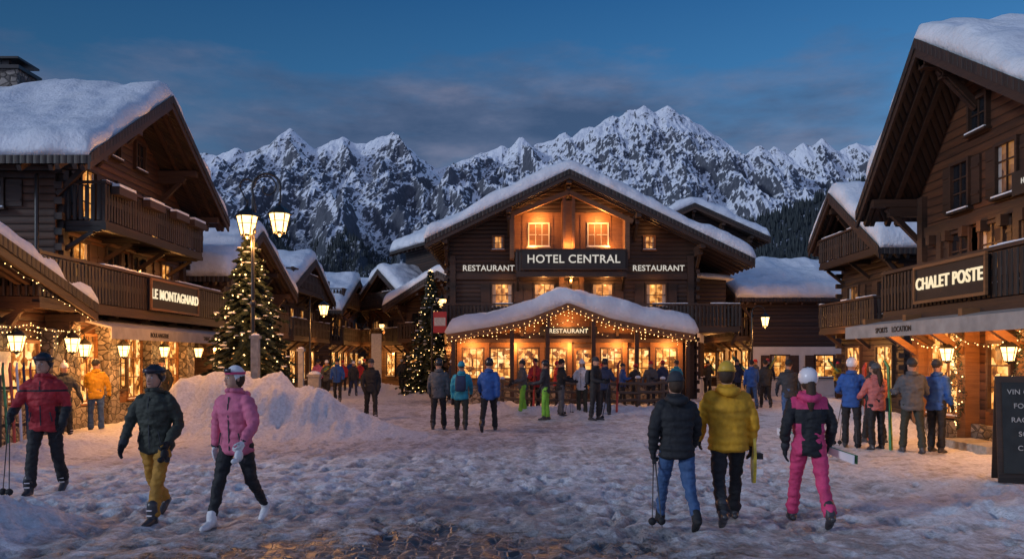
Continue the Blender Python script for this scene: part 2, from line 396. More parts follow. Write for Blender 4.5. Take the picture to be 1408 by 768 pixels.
        hd.add(vv,ff,'c_hot',True)
        if goggles:
            vv=[];ff=[];n=13
            for i in range(n):
                a=math.radians(-48+96*i/(n-1))
                for zz,k in ((1.700,1.0),(1.706,1.07),(1.735,1.05),(1.742,.96)): vv.append((math.sin(a)*.096*k,-math.cos(a)*.113*k,zz))
            for i in range(n-1):
                for k in range(3): a=i*4+k; ff.append((a,a+1,a+5,a+4))
            hd.add(vv,ff,'lens',True)
    cyw,syw=math.cos(math.radians(yaw)),math.sin(math.radians(yaw))
    hv=[(a*cyw-b_*syw,a*syw+b_*cyw+cy(1.5),c+hz) for a,b_,c in hd.v]
    for mt in hd.mats: P.mi(mt)
    o=len(P.v); P.v.extend(hv)
    for q,mi_,sm in zip(hd.f,hd.m,hd.sm): P.f.append(tuple(a+o for a in q)); P.m.append(P.mi(hd.mats[mi_])); P.sm.append(sm)
    P.tube([(math.sin(a)*.085,cy(1.5)+.012-math.cos(a)*.09,1.49+dz+.02*(-math.cos(a))*-1) for a in [2*math.pi*t/14 for t in range(15)]],[.026]*15,(rule(0,.1,1.5) if rule else None) or jacket,8,1,False)
    if hi:
        hm=(rule(0,.1,1.5) if rule else None) or jacket
        P.tube([(-.11,.05+cy(1.5),1.47+dz),(-.07,.13+cy(1.5),1.455+dz),(0,.155+cy(1.5),1.44+dz),(.07,.13+cy(1.5),1.455+dz),(.11,.05+cy(1.5),1.47+dz)],[.030,.042,.05,.042,.030],hm,10,3)
        for q in (-1,1): P.beam((q*.11,-.128*f-.012,1.05+dz),(q*.135,-.118*f-.012,.93+dz),.010,.012,'c_dark')
        for side,W,dv in hands: P.tube([W-dv*.035,W-dv*.005],[.050,.047],'c_dark',12)
    if pack:
        v,f_=loft([(0,.19,1.02+dz,.11,.05),(0,.20,1.08+dz,.135,.075),(0,.20,1.25+dz,.135,.08),(0,.18,1.38+dz,.12,.06),(0,.16,1.42+dz,.08,.03)],18,4,e=3); P.add(v,f_,pack,True)
        for q in (-1,1): P.tube([(q*.10,.13,1.38+dz),(q*.11,.0,1.43+dz),(q*.12,-.135,1.33+dz),(q*.14,-.10,1.12+dz),(q*.15,.08,1.05+dz)],[.014]*5,'c_black',6,3)
    def skiplank(c,ax,back,front,mat,wd,thn):
        vv=[];ff=[];n=14
        for i in range(n):
            t=i/(n-1); q=c+ax*(-front+(front+back)*t); tip=max(0,(.10-t)/.10)
            w=.048*(1-.25*math.sin(math.pi*t))*(1 if t>.06 else max(.25,t/.06))
            for a_,b2 in ((-w,0),(w,0),(w,1),(-w,1)): vv.append(q+wd*a_+thn*(b2*.012+.07*tip**2))
        for i in range(n-1):
            for k2 in range(4): a=i*4+k2;b2=i*4+(k2+1)%4; ff.append((a,b2,b2+4,a+4))
        P.add(vv,ff+[(0,1,2,3),tuple(range(4*n-4,4*n))],mat)
        P.beam(c-ax*.12+thn*.03,c+ax*.14+thn*.03,.05,.04,'c_black')
    for side,hpos,dv in hp:
        nm='L' if side>0 else 'R'
        if nm in poles:
            for k in (0,1):
                a=hpos+np.array([0,0,.06]); a[0]+=side*.01*k
                bt=np.array([hpos[0]+side*(.06+.10*k),hpos[1]+polelean+.06*k,.03])
                if polelean>1: bt=a+np.array([side*.1*k,.35,-.75])
                dd=(bt-a)/np.linalg.norm(bt-a)
                P.tube([a,bt],[.008,.006],'bootplastic',6); P.tube([a-dd*.02,a+dd*.11],[.017,.015],'c_black',8)
                P.tube([bt-dd*.07,bt-dd*.06],[.045,.045],'c_black',10)
        if ski==nm:
            for k in (0,1):
                c=hpos+np.array([side*(.02+.035*k),0,.02]); ax=np.array([side*.36,.90,-.14]); ax/=np.linalg.norm(ax)
                skiplank(c,ax,.46,1.05,'ski_top' if k else 'helmet_white',np.array([0,.1,1.]),np.array([side*1.,0,0]))
        if skis and skis[0]==nm:
            for k in (0,1):
                mt='ski_red' if skis[1:]=='r' else ('ski_top' if k else 'board_yellow')
                if skis[1] in 'rg':
                    c=np.array([hpos[0]+side*(.03+.03*k),hpos[1]-.03,.90]); ax=np.array([0,.08,-1.]); ax/=np.linalg.norm(ax)
                    skiplank(c,ax,.88,.85,mt,np.array([0,1.,.08]),np.array([side*1.,0,0]))
                else:
                    c=np.array([side*.17,.02-.02*k,1.47+dz+.05*k]); ax=np.array([side*.08,-.93,-.33]); ax/=np.linalg.norm(ax)
                    skiplank(c,ax,.6,1.05,mt,np.array([1.,0,0]),np.array([0,-.33,.93]))
        if held==nm:
            c=hpos+np.array([side*.02,0,-.06])
            P.ball(c,.055,board or 'c_black',10,(.7,1.1,1.2)); P.ball(c+np.array([0,-.07,-.05]),.04,board or 'c_black',8,(.8,1.4,.8)); P.ball(c+np.array([0,.05,-.06]),.035,'c_dark',8)
        if board and held!=nm and nm=='R' and not held:
            c=hpos; vv=[];ff=[];n=12
            for i in range(n):
                t=i/(n-1); w=.075*math.sin(math.pi*min(max(t,.04),.96))**.35; q=c+np.array([side*.05,.05,.18-t*.50])
                for sx,zy in ((0,-w),(0,w),(.03,w),(.03,-w)): vv.append(q+np.array([sx,zy,0]))
            for i in range(n-1):
                for k2 in range(4): a=i*4+k2;b2=i*4+(k2+1)%4; ff.append((a,b2,b2+4,a+4))
            P.add(vv,ff+[(0,1,2,3)],board); x_a,x_b=sorted((c[0]+side*.05,c[0]+side*.12)); P.box(x_a,x_b,c[1]-.02,c[1]+.12,c[2]-.06,c[2]+.0,'c_black'); P.box(x_a,x_b,c[1]-.02,c[1]+.12,c[2]-.22,c[2]-.16,'helmet_white')
    ob=P.build(name,None,(x,y,-.02),math.radians(head)); ob.scale=(s0,s0,s0)
    return ob
HF=.0115
def r_red(x,y,z):
    if abs(x)>.155 and z<1.12 and z>.7: return 'c_black'
    if 1.30<z<1.33 : return 'c_black'
def r_pb(x,y,z):
    if z>1.33 and abs(x)<.2: return 'c_hot'
    if abs(x)>.11 and z<1.16 and abs(x)<.185 : return 'c_hot'
person('man_in_red_jacket',-6.25,11.2,8,1.86,'c_red','c_black','helmet','helmet_gloss',walk=-12,armL=(2,16,22),armR=(18,18,45),voxel=HF,goggles='up',rule=r_red,poles=('R',),polelean=.12,yaw=-12,fat=1.06)
person('man_in_olive_jacket',-4.02,9.45,-8,1.76,'c_olive','c_mustard','helmet','helmet_gloss',walk=19,armL=(-10,16,52),armR=(14,15,18),voxel=HF,goggles='up',held='L',yaw=-8,fat=1.04,lean=.03)
person('woman_in_pink_jacket',-3.03,9.2,-16,1.76,'c_pink','c_black','band','c_white','c_white',walk=-18,armL=(16,22,30),armR=(-14,20,22),puffer=True,voxel=HF,goggles='up',held='L',board='c_white',yaw=-30,fat=.94,hair='short',boot='c_white',lean=.03)
person('woman_in_black_puffer',1.78,9.04,184,1.69,'c_black','c_jeans','beanie','c_dark','c_black',walk=17,armL=(-12,18,24),armR=(14,17,20),puffer=True,voxel=HF,poles=('L',),polelean=1.5,fat=.98,hair='short',boot='c_black',yaw=8)
person('man_in_yellow_jacket',2.40,9.3,178,1.80,'c_yellow','c_black','beanie','helmet_yellow','c_black',walk=-17,armL=(14,14,22),armR=(-10,16,22),voxel=HF,puffer=True,fat=1.08,hair='short',board='board_yellow',yaw=-14)
person('woman_in_pink_and_black_jacket',3.27,9.2,176,1.72,'c_black','c_hot','helmet','helmet_white','c_black',walk=17,armL=(-14,18,28),armR=(-4,18,36),voxel=HF,rule=r_pb,ski='R',hair='long',fat=.97,yaw=6)
print('fg people',time.time()-T0)
VM=.02
def Pp(*a,**k): k.setdefault('voxel',VM); person(*a,**k)
Pp('walking_man',-4.15,24.6,10,1.82,'c_black','c_black',walk=15,hatm='c_dark')
Pp('walking_man',-1.87,21.3,182,1.80,'c_grey','c_black',walk=-13,hat='helmet',hatm='helmet_gloss')
Pp('walking_woman',-1.28,21.1,178,1.74,'c_teal','c_olive',walk=14,pack='c_navy',hatm='c_teal')
Pp('walking_man',-.58,20.9,176,1.86,'c_blue','c_black',walk=-20,hat='helmet',hatm='helmet_gloss')
Pp('walking_man',-7.2,34.5,0,1.8,'c_blue','c_black',walk=9)
F3=dict(voxel=.03)
for a in ((-8.9,44,10,'c_red','c_black'),(-8.2,45,190,'c_red','c_grey'),(-5.1,39.8,5,'c_black','c_black'),(-11.5,50,5,'c_dark','c_black'),(-10.4,47,185,'c_yellow','c_black'),(-9.9,56,0,'c_dark','c_grey'),
          (-3.9,41,0,'c_dark','c_black'),(-2.6,36,120,'c_navy','c_black'),(-7.6,40,30,'c_dark','c_navy'),(-9.4,40.5,200,'c_pink','c_black'),(-8.4,38,-20,'c_grey','c_black'),(-10.0,52,180,'c_blue','c_black'),(-9.0,60,0,'c_white','c_black'),
          (-6.6,50,0,'c_dark','c_black'),(-5.9,49,180,'c_teal','c_dark'),(9.6,41,0,'c_dark','c_black'),(10.3,44,180,'c_red','c_black'),(11.6,40,30,'c_grey','c_navy'),(11.3,37,0,'c_black','c_black'),(14.8,38,0,'c_yellow','c_black'),(9.4,35,0,'c_navy','c_black')):
    Pp('pedestrian',a[0],a[1],a[2],1.66+random.random()*.18,a[3],a[4],walk=random.choice((0,10,-12,14)),hatm=random.choice(('c_dark','c_black','c_white','c_red')),skis=random.choice((None,None,'Rs','Ls')),**F3)
Pp('skier',.80,29,20,1.80,'c_red','c_black',skis='Rr')
Pp('skier',1.0,24.8,-100,1.74,'c_dark','c_green',hat='helmet',hatm='helmet_gloss',poles=('R',),armL=(20,12,60))
Pp('skier',1.55,26.5,100,1.78,'c_black','c_grey',armR=(20,10,60),poles=('L',))
Pp('skier',2.44,24.6,60,1.84,'c_black','c_black',armR=(10,20,70),poles=('L',),hatm='c_dark',pack='c_dark')
Pp('skier',2.25,26.9,-20,1.75,'c_white','c_olive',hat='pom',hatm='c_white',hair='long',poles=('R',))
Pp('skier',.35,27.2,-70,1.75,'c_grey','c_green',hat='pom',hatm='c_dark')
Pp('skier',2.95,26.6,150,1.78,'c_navy','c_black',hat='helmet',hatm='helmet_gloss',skis='Rr')
for px_,d_,c_ in ((4.15,31.5,'c_blue'),(4.7,31.8,'c_dark'),(5.2,31.3,'c_grey'),(5.7,31.6,'c_navy'),(3.4,31.6,'c_salmon'),(2.6,31.2,'c_dark'),(1.7,31.8,'c_red'),(6.3,32.0,'c_teal')):
    Pp('terrace_guest',px_,d_,random.choice((10,-30,90,200)),1.6+random.random()*.15,c_,'c_black',voxel=.03,hatm=random.choice(('c_dark','c_red','c_white')))
Pp('bystander',-10.25,20.6,200,1.78,'c_yellow','c_jeans',hat='beanie',hatm='c_dark',armL=(25,10,50))
Pp('bystander',-10.35,19.3,60,1.70,'c_dark','c_black',hat='pom',hatm='c_white')
Pp('bystander',-10.3,24.6,20,1.8,'c_black','c_black',hatm='c_dark')
Pp('skier',6.9,17.0,150,1.80,'c_blue','c_black',hat='helmet',hatm='helmet_white',voxel=.015,armR=(10,14,60),poles=('L',))
Pp('skier',7.28,16.7,190,1.70,'c_salmon','c_black',hat='beanie',hatm='c_grey',voxel=.015,hair='long',poles=('L',),armL=(15,20,50))
Pp('skier',7.66,16.0,175,1.80,'c_grey','c_olive',hat='beanie',hatm='c_dark',voxel=.015,armR=(14,18,70),poles=('R',),skis='Lg',fat=1.08)
Pp('skier',8.22,16.2,120,1.78,'c_blue','c_black',hat='beanie',hatm='c_dark',voxel=.015)
Pp('skier',7.75,17.9,200,1.74,'c_dark','c_black',hat='beanie',hatm='c_dark',skis='Rr')
Pp('pedestrian',8.6,30,180,1.75,'c_blue','c_jeans',walk=10)
Pp('pedestrian',9.4,31,180,1.75,'c_dark','c_black',walk=10,skis='Rs')
Pp('pedestrian',7.06,21.3,175,1.78,'c_dark','c_jeans',walk=-12)
print('people',time.time()-T0)
# ------------------------------------------------------------------ text / snow / windows helpers
def text(s,size,parent,loc,rot,mat,name='lettering',ext=.012):
    cu=bpy.data.curves.new('txt','FONT'); cu.body=s; cu.size=size; cu.extrude=ext; cu.align_x='CENTER'; cu.align_y='CENTER'; cu.offset=size*.012; cu.space_character=1.06
    o=bpy.data.objects.new('txt',cu); scene.collection.objects.link(o)
    dg=bpy.context.evaluated_depsgraph_get(); me=bpy.data.meshes.new_from_object(o.evaluated_get(dg)); bpy.data.objects.remove(o)
    me.materials.clear(); me.materials.append(M[mat]); ob=bpy.data.objects.new(name,me); scene.collection.objects.link(ob)
    ob.parent=parent; ob.location=loc; ob.rotation_euler=rot; return ob
def snow_roof(mb,prof,y0,y1,th,seed=0,step=.17,over=.13):
    P=np.array(prof,float); seg=np.r_[0,np.cumsum(np.linalg.norm(np.diff(P,axis=0),axis=1))]; Ls=seg[-1]
    ns=max(6,int(Ls/step)); ss=np.linspace(0,Ls,ns+1); X=np.interp(ss,seg,P[:,0]); Z=np.interp(ss,seg,P[:,1])
    Zs=Z.copy()
    for _ in range(6): Zs[1:-1]=(Zs[:-2]+Zs[1:-1]*2+Zs[2:])/4
    nt_=max(4,int((y1-y0)/step)); ts=np.linspace(0,y1-y0,nt_+1); v=[];w=.5
    for t in ts:
        for i,s_ in enumerate(ss):
            ds=min(s_,Ls-s_); dt=min(t,(y1-y0)-t); e1=min(1,ds/w); e2=min(1,dt/w)
            f=(.40+.60*math.sqrt(1-(1-e1)**2))*(.40+.60*math.sqrt(1-(1-e2)**2))
            nz=noise.noise(Vector((X[i]*.6+seed,t*.6,seed)))*.42+noise.noise(Vector((X[i]*1.9+seed,t*1.9,seed)))*.20
            hgt=th*f*(1+nz)+.018*noise.noise(Vector((X[i]*5+seed,t*5,seed))); bul=over*(1 if e1<1 and ds<w*.9 else 0)*(math.sin(math.pi*e1)+.7*(e1<.05))
            jx=noise.noise(Vector((t*1.3,seed,i*.01)))*.14*(ds<.3); jy=noise.noise(Vector((X[i]*1.3,seed,3)))*.15*(dt<.3)
            sgn=-1 if s_<Ls/2 else 1
            sy=-1 if t<(y1-y0)/2 else 1
            droop=(.05*th+.10*th*max(0,noise.noise(Vector((t*1.1+seed,2,3))))*2) if ds<.2 else 0
            v.append((X[i]+sgn*(bul*.6)+jx,y0+t+jy+sy*.07*math.sin(math.pi*e2),Zs[i]+hgt-droop))
    n0=len(v)
    for t in ts:
        for i in range(ns+1): v.append((X[i],y0+t,Z[i]-.002))
    f=[];W=ns+1
    for j in range(nt_):
        for i in range(ns):
            a=j*W+i; f.append((a,a+1,a+1+W,a+W)); f.append((n0+a,n0+a+W,n0+a+1+W,n0+a+1))
    for i in range(ns):
        a=i; f.append((a,n0+a,n0+a+1,a+1)); a=nt_*W+i; f.append((a,a+1,n0+a+1,n0+a))
    for j in range(nt_):
        a=j*W; f.append((a,a+W,n0+a+W,n0+a)); a=j*W+ns; f.append((a,n0+a,n0+a+W,a+W))
    mb.add(v,f,'snow',True)
def window(mb,fr,u,z,w,h,mode='win_warm',mul=2,rows=2,shut=False,frame='beamwood',sill=True,fw=.07,snow=True):
    mb.fbox(fr,u-w/2,u+w/2,z-h/2,z+h/2,.004,.02,mode)
    mb.fbox(fr,u-w/2-fw,u-w/2,z-h/2-fw,z+h/2+fw,0,.10,frame); mb.fbox(fr,u+w/2,u+w/2+fw,z-h/2-fw,z+h/2+fw,0,.10,frame)
    mb.fbox(fr,u-w/2,u+w/2,z+h/2,z+h/2+fw,0,.098,frame); mb.fbox(fr,u-w/2,u+w/2,z-h/2-fw,z-h/2,0,.098,frame)
    b=.03
    if mode in('win_warm','win_dim') :
        cwd=w*.17; mb.fbox(fr,u-w/2+.001,u-w/2+cwd,z-h/2,z+h/2,.0205,.0215,'awning_cloth'); mb.fbox(fr,u+w/2-cwd,u+w/2-.001,z-h/2,z+h/2,.0205,.0215,'awning_cloth')
    for i in range(1,mul):
        q=u-w/2+w*i/mul; mb.fbox(fr,q-b/2,q+b/2,z-h/2,z+h/2,.022,.055,frame)
    for i in range(1,rows):
        q=z-h/2+h*i/rows
        mb.fbox(fr,u-w/2,u+w/2,q-b/2,q+b/2,.0225,.048,frame)
    if shut:
        for s in (-1,1):
            a=u+s*(w/2+fw+.02); c=a+s*w*.5; mb.fbox(fr,min(a,c),max(a,c),z-h/2-.03,z+h/2+.03,.0,.05,'beamwood')
            for zz in (-.3,.3): mb.fbox(fr,min(a,c)+.02,max(a,c)-.02,z+zz*h-.03,z+zz*h+.03,.05,.07,'beamwood')
    if sill:
        mb.fbox(fr,u-w/2-fw-.05,u+w/2+fw+.05,z-h/2-fw-.05,z-h/2-fw,0,.16,frame)
        if snow: mb.fbox(fr,u-w/2-fw,u+w/2+fw,z-h/2-fw,z-h/2-fw+.035,.10,.15,'snow')
def balcony(mb,fr,u0,u1,z,h=.95,dep=1.1,mat='beamwood',bal='boardwood',gap=.16,brack=True,snow=True,cap=True):
    mb.fbox(fr,u0,u1,z-.12,z,0,dep,mat)
    mb.fbox(fr,u0-.03,u1+.03,z-.24,z-.12,dep-.14,dep+.02,mat)
    mb.fbox(fr,u0-.04,u1+.04,z+h-.07,z+h,dep-.10,dep+.03,mat); mb.fbox(fr,u0,u1,z+.08,z+.14,dep-.07,dep-.01,mat)
    mb.fbox(fr,u0,u1,z+h-.2,z+h-.14,dep-.07,dep-.01,mat)
    n=int((u1-u0)/gap)
    for i in range(n+1):
        q=u0+(u1-u0)*i/n
        w=gap*.33
        mb.fbox(fr,q-w,q+w,z+.02,z+h-.1,dep-.012,dep+.012,bal)
        mb.fbox(fr,q-w*1.3,q+w*1.3,z+h*.42,z+h*.58,dep-.014,dep+.016,bal)
    k=max(2,int((u1-u0)/1.7))
    for i in range(k+1):
        q=u0+.06+(u1-u0-.12)*i/k
        mb.fbox(fr,q-.055,q+.055,z,z+h+.03,dep-.13,dep-.015,mat)
        if brack:
            o,u,nn=fr
            def Pq(a,zz,c): return (o[0]+u[0]*a+nn[0]*c,o[1]+u[1]*a+nn[1]*c,zz)
            mb.beam(Pq(q,z-.20,0),Pq(q,z-.20,dep-.15),.12,.14,mat); mb.beam(Pq(q,z-.75,0.03),Pq(q,z-.27,dep*.7),.10,.10,mat)
    for e in (u0,u1):
        mb.fbox(fr,e-.03,e+.03,z+h-.07,z+h-.002,0,dep-.10,mat)
        m_=int(dep/gap)
        for i in range(m_): mb.fbox(fr,e-.012,e+.012,z+.02,z+h-.1,.03+i*gap,.03+i*gap+gap*.66,bal)
    if snow:
        N=int((u1-u0)/.25)
        for i in range(N):
            a=u0+(u1-u0)*i/N; hh=.02+.05*abs(noise.noise(Vector((a*1.3,z,u0))))
            if noise.noise(Vector((a*.6,z*3,5)))>.0: mb.fbox(fr,a,a+(u1-u0)/N+.003,z+h,z+h+hh,dep-.10,dep+.03,'snow')
def lantern(mb,p,s=.3,glass='lampglass'):
    x,y,z=p; n=6
    r0,r1=.30*s,.52*s
    def ring(r,zz): return [(x+r*math.cos(2*math.pi*i/n+.26),y+r*math.sin(2*math.pi*i/n+.26),zz) for i in range(n)]
    v=ring(r0,z)+ring(r1,z+s*.95); mb.add(v,[(i,(i+1)%n,(i+1)%n+n,i+n) for i in range(n)]+[tuple(range(n))[::-1]],glass)
    for i in range(n): mb.tube([v[i],v[i+n]],[.035*s,.035*s],'metal_black',5)
    for i in range(n): a=Vector(v[i]).lerp(Vector(v[i+n]),.62); c=Vector(v[(i+1)%n]).lerp(Vector(v[(i+1)%n+n]),.62); mb.tube([a,c],[.018*s,.018*s],'metal_black',4)
    v=ring(r1*1.22,z+s*.95)+ring(r1*1.1,z+s*1.03)+ring(r1*.75,z+s*1.22)+ring(r1*.28,z+s*1.36)+ring(r1*.10,z+s*1.5)
    f=[tuple(range(n))[::-1]]
    for j in range(4): f+=[(j*n+i,j*n+(i+1)%n,(j+1)*n+(i+1)%n,(j+1)*n+i) for i in range(n)]
    mb.add(v,f+[tuple(range(4*n,5*n))],'metal_black')
    mb.ball((x,y,z+s*1.55),.07*s,'metal_black',6); mb.tube([(x,y,z-.10*s),(x,y,z)],[.1*s,r0*1.05],'metal_black',8)
def plight(name,loc,power,parent=None,col=(1,.42,.11),r=.08):
    l=bpy.data.lights.new(name,'POINT'); l.energy=power*3.0; l.color=col; l.shadow_soft_size=r
    o=bpy.data.objects.new(name,l); o.location=loc; scene.collection.objects.link(o)
    if parent: o.parent=parent
    return o
def octa(mb,q,r):
    mb.add([(q.x+r,q.y,q.z),(q.x-r,q.y,q.z),(q.x,q.y+r,q.z),(q.x,q.y-r,q.z),(q.x,q.y,q.z+r),(q.x,q.y,q.z-r)],[(0,2,4),(2,1,4),(1,3,4),(3,0,4),(2,0,5),(1,2,5),(3,1,5),(0,3,5)],'bulb')
def fairy(mb,pts,sag=.12,gap=.12,r=.02,seed=1,drip=0,pd=.4):
    rr=random.Random(seed); pts=[Vector(p) for p in pts]
    for a,b in zip(pts[:-1],pts[1:]):
        Ln=(b-a).length; n=max(2,int(Ln/gap)); line=[]
        for i in range(n+1):
            t=i/n; p=a.lerp(b,t)-Vector((0,0,sag*4*t*(1-t))); line.append(p)
            q=p+Vector((rr.uniform(-.03,.03),rr.uniform(-.03,.03),rr.uniform(-.05,.01)))
            octa(mb,q,r*rr.uniform(.7,1.15))
            if drip and rr.random()<pd:
                m_=rr.randint(1,drip); mb.tube([p,p-Vector((0,0,.13*m_))],[.004,.004],'metal_black',3)
                for k in range(1,m_+1): octa(mb,p+Vector((rr.uniform(-.02,.02),0,-.13*k+rr.uniform(-.02,.02))),r*rr.uniform(.6,1))
        mb.tube(line,[.006]*len(line),'metal_black',4,1,False)
# ------------------------------------------------------------------ chalet
class Chalet:
    def __init__(s,name,loc,rotdeg,x0,x1,depth,prof,over=1.2,back=.8,snow=.42,wall='logwood',base=None,basez=0,barge='beamwood',seed=0,purlins=True):
        s.e=empty(name,loc,math.radians(rotdeg)); s.x0,s.x1,s.depth,s.prof=x0,x1,depth,prof; s.over=over
        xs=[p[0] for p in prof]; zs=[p[1] for p in prof]; zr=lambda x: float(np.interp(x,xs,zs)); s.zr=zr
        s.front=((0,0),(1,0),(0,-1)); s.left=((x0,0),(0,1),(-1,0)); s.right=((x1,0),(0,1),(1,0))
        w=MB()
        poly=[(x0,basez),(x1,basez),(x1,zr(x1)-.01)]+[(p[0],p[1]-.01) for p in reversed(prof) if x0<p[0]<x1]+[(x0,zr(x0)-.01)]
        n=len(poly); v=[(a,0,b) for a,b in poly]+[(a,depth,b) for a,b in poly]
        w.add(v,[tuple(range(n)),tuple(range(n,2*n))[::-1]]+[(i,i+n,(i+1)%n+n,(i+1)%n) for i in range(n)],wall)
        if basez>0: w.box(x0,x1,0,depth,0,basez,base)
        for zc in np.arange(max(.3,basez+.1),min(zr(x0),zr(x1))-.3,.38):
            for xx in (x0,x1): w.box(xx-.075,xx+.075,-.20,-.001,zc,zc+.17,'beamwood')
        w.build('walls',s.e)
        r=MB(); th=.20; y0,y1=-over,depth+back
        for (ax,az),(bx,bz) in zip(prof[:-1],prof[1:]):
            r.hexa([(ax,y0,az),(bx,y0,bz),(bx,y1,bz),(ax,y1,az),(ax,y0,az+th),(bx,y0,bz+th),(bx,y1,bz+th),(ax,y1,az+th)],'boardwood')
            for yy in (y0-.06,y1+.003):
                r.hexa([(ax,yy,az-.14),(bx,yy,bz-.14),(bx,yy+.057,bz-.14),(ax,yy+.057,az-.14),(ax,yy,az+th+.03),(bx,yy,bz+th+.03),(bx,yy+.057,bz+th+.03),(ax,yy+.057,az+th+.03)],barge)
            r.hexa([(ax,y0-.09,az+.04),(bx,y0-.09,bz+.04),(bx,y0-.063,bz+.04),(ax,y0-.063,az+.04),(ax,y0-.09,az+th+.05),(bx,y0-.09,bz+th+.05),(bx,y0-.063,bz+th+.05),(ax,y0-.063,az+th+.05)],'boardwood')
        for side in (0,1):
            (ax,az),(bx,bz)=(prof[0],prof[1]) if side==0 else (prof[-1],prof[-2])
            wx=x0 if side==0 else x1
            if abs(wx-ax)>.3:
                k=int((depth+over)/.7)
                for i in range(k+1):
                    yy=y0+.15+(y1-y0-.3)*i/k
                    r.beam((ax+(.06 if side==0 else -.06),yy,az-.09),(wx,yy,zr(wx)-.09),.1,.14,'beamwood')
        for (ax,az),(bx,bz) in zip(prof[:-1],prof[1:]):
            for yy in (-over+.3,-over*.45):
                r.beam((ax,yy,az-.075),(bx,yy,bz-.075),.11,.13,'beamwood')
        if purlins:
            pk=sorted(set([prof[len(prof)//2][0]]+[x0+.05,x1-.05]+[x0+(x1-x0)*q for q in (.25,.75)]))
            for xx in pk:
                z=zr(xx)-.3
                r.box(xx-.11,xx+.11,-over+.08,0,z-.02,z+.16,'beamwood'); r.box(xx-.09,xx+.09,-over*.62,0,z-.24,z-.023,'beamwood')
                r.beam((xx,-over*.65,z-.04),(xx,-.02,z-.85),.12,.12,'beamwood')
        r.build('roof',s.e)
        if snow:
            sn=MB(); snow_roof(sn,[(p[0],p[1]+th+.001) for p in prof],y0-.04,y1,snow,seed); sn.build('roof_snow',s.e)
        s.t=MB()
    def done(s): s.t.build('trim_and_windows',s.e)
# ---- left chalet
A=Chalet('wooden_chalet',(-11.3,0,0),90,20.7,28.8,9,[(19.7,6.4),(24.5,9.25),(29.4,6.4)],1.3,.5,.48,wall='logwood_red',seed=1)
t=A.t; fr=A.front
for u in (20.95,28.55): t.fbox(fr,u-.12,u+.12,0,6.6,0,.13,'beamwood')
for z in (2.75,5.05): t.fbox(fr,21.1,28.4,z,z+.22,0,.09,'beamwood')
balcony(t,fr,20.9,27.4,5.25,1.0,1.15,gap=.15)
balcony(t,fr,17.7,29.1,3.12,.98,1.3,gap=.16)
for u,m_ in ((22.2,'win_warm'),(24.2,'win_dark'),(26.4,'win_warm')): window(t,fr,u,6.15,.75,1.25,m_,2,3,True)
for u,m_ in ((21.8,'win_warm'),(23.6,'win_dark'),(25.2,'win_dark'),(27.2,'win_warm')): window(t,fr,u,4.15,.8,1.35,m_,2,3,True)
for u in (23.7,25.3): window(t,fr,u,7.9,.55,.7,'win_dark',2,2,False)
for u in (20.9,23.0,25.7,28.5): t.fbox(fr,u-.32,u+.32,0,2.7,0,.36,'stonewall')
t.fbox(fr,21.2,28.2,0,.55,0,.22,'stonewall')
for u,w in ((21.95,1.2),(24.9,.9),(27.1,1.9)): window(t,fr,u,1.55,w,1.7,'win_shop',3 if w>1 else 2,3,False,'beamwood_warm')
t.fbox(fr,23.45,24.35,.03,2.25,.0,.08,'beamwood_warm'); window(t,((0,-.08),(1,0),(0,-1)),23.9,1.5,.55,1.1,'win_shop',2,3,False,'beamwood',False)
t.hexa([(19.9,-.05,2.95),(29.3,-.05,2.95),(29.3,-1.75,2.52),(19.9,-1.75,2.52),(19.9,-.05,3.0),(29.3,-.05,3.0),(29.3,-1.75,2.57),(19.9,-1.75,2.57)],'awning_cloth')
t.box(19.9,29.3,-1.78,-1.75,2.28,2.57,'awning_cloth')
for u in (21.6,23.4,25.2,26.6): t.fbox(fr,u-.5,u+.5,5.95,6.15,1.19,1.40,'beamwood'); t.fbox(fr,u-.47,u+.47,6.15,6.22,1.2,1.39,'snow')
A.done()
sg=MB(); sg.box(22.9,26.3,-1.42,-1.34,3.18,3.98,'signboard')
for a,b,c,d in ((22.86,26.34,3.14,3.20),(22.86,26.34,3.96,4.02)): sg.box(a,b,-1.45,-1.40,c,d,'beamwood_warm')
for a in (22.86,26.28): sg.box(a,a+.06,-1.45,-1.40,3.20,3.96,'beamwood_warm')
sg.build('signboard',A.e); text('LE MONTAGNARD',.385,A.e,(24.6,-1.435,3.58),(math.pi/2,0,0),'textwarm')
text('BOULANGERIE',.17,A.e,(22.6,-1.79,2.42),(math.pi/2,0,0),'signboard',ext=.004); text('TABAC  JOURNAUX',.17,A.e,(26.6,-1.79,2.42),(math.pi/2,0,0),'signboard',ext=.004)
sw=MB(); fl=((20.7,0),(0,1),(-1,0))
for u,z,m_ in ((1.7,4.2,'win_warm'),(4.4,4.2,'win_dark'),(1.7,5.9,'win_dark')): window(sw,fl,u,z,.8,1.15 if z<5 else .6,m_,2,2,True)
sw.tube([(20.5,.35,6.3),(20.5,.35,3.9),(20.5,.3,.2)],[.05,.05,.05],'metal_black',8)
sw.box(24.0,25.0,2.9,3.7,8.3,10.1,'stonewall'); sw.box(23.9,25.1,2.8,3.8,10.1,10.2,'metal_black')
for a in (24.1,24.8): sw.box(a,a+.1,3.2,3.4,10.2,10.4,'metal_black')
sw.box(23.95,25.05,2.85,3.75,10.4,10.46,'metal_black'); sw.build('chimney_and_side_windows',A.e)
for i,u in enumerate((20.9,23.0,25.7,28.5)):
    lb=MB(); lantern(lb,(u,-.62,1.85),.32); lb.tube([(u,-.36,2.45),(u,-.55,2.5),(u,-.62,2.38)],[.014]*3,'metal_black',6,3); lb.build('wall_lantern',A.e); plight('shop_light',(u,-.95,2.1),26,A.e)
for u in (22,27): plight('awning_light',(u,-1.0,2.35),30,A.e)
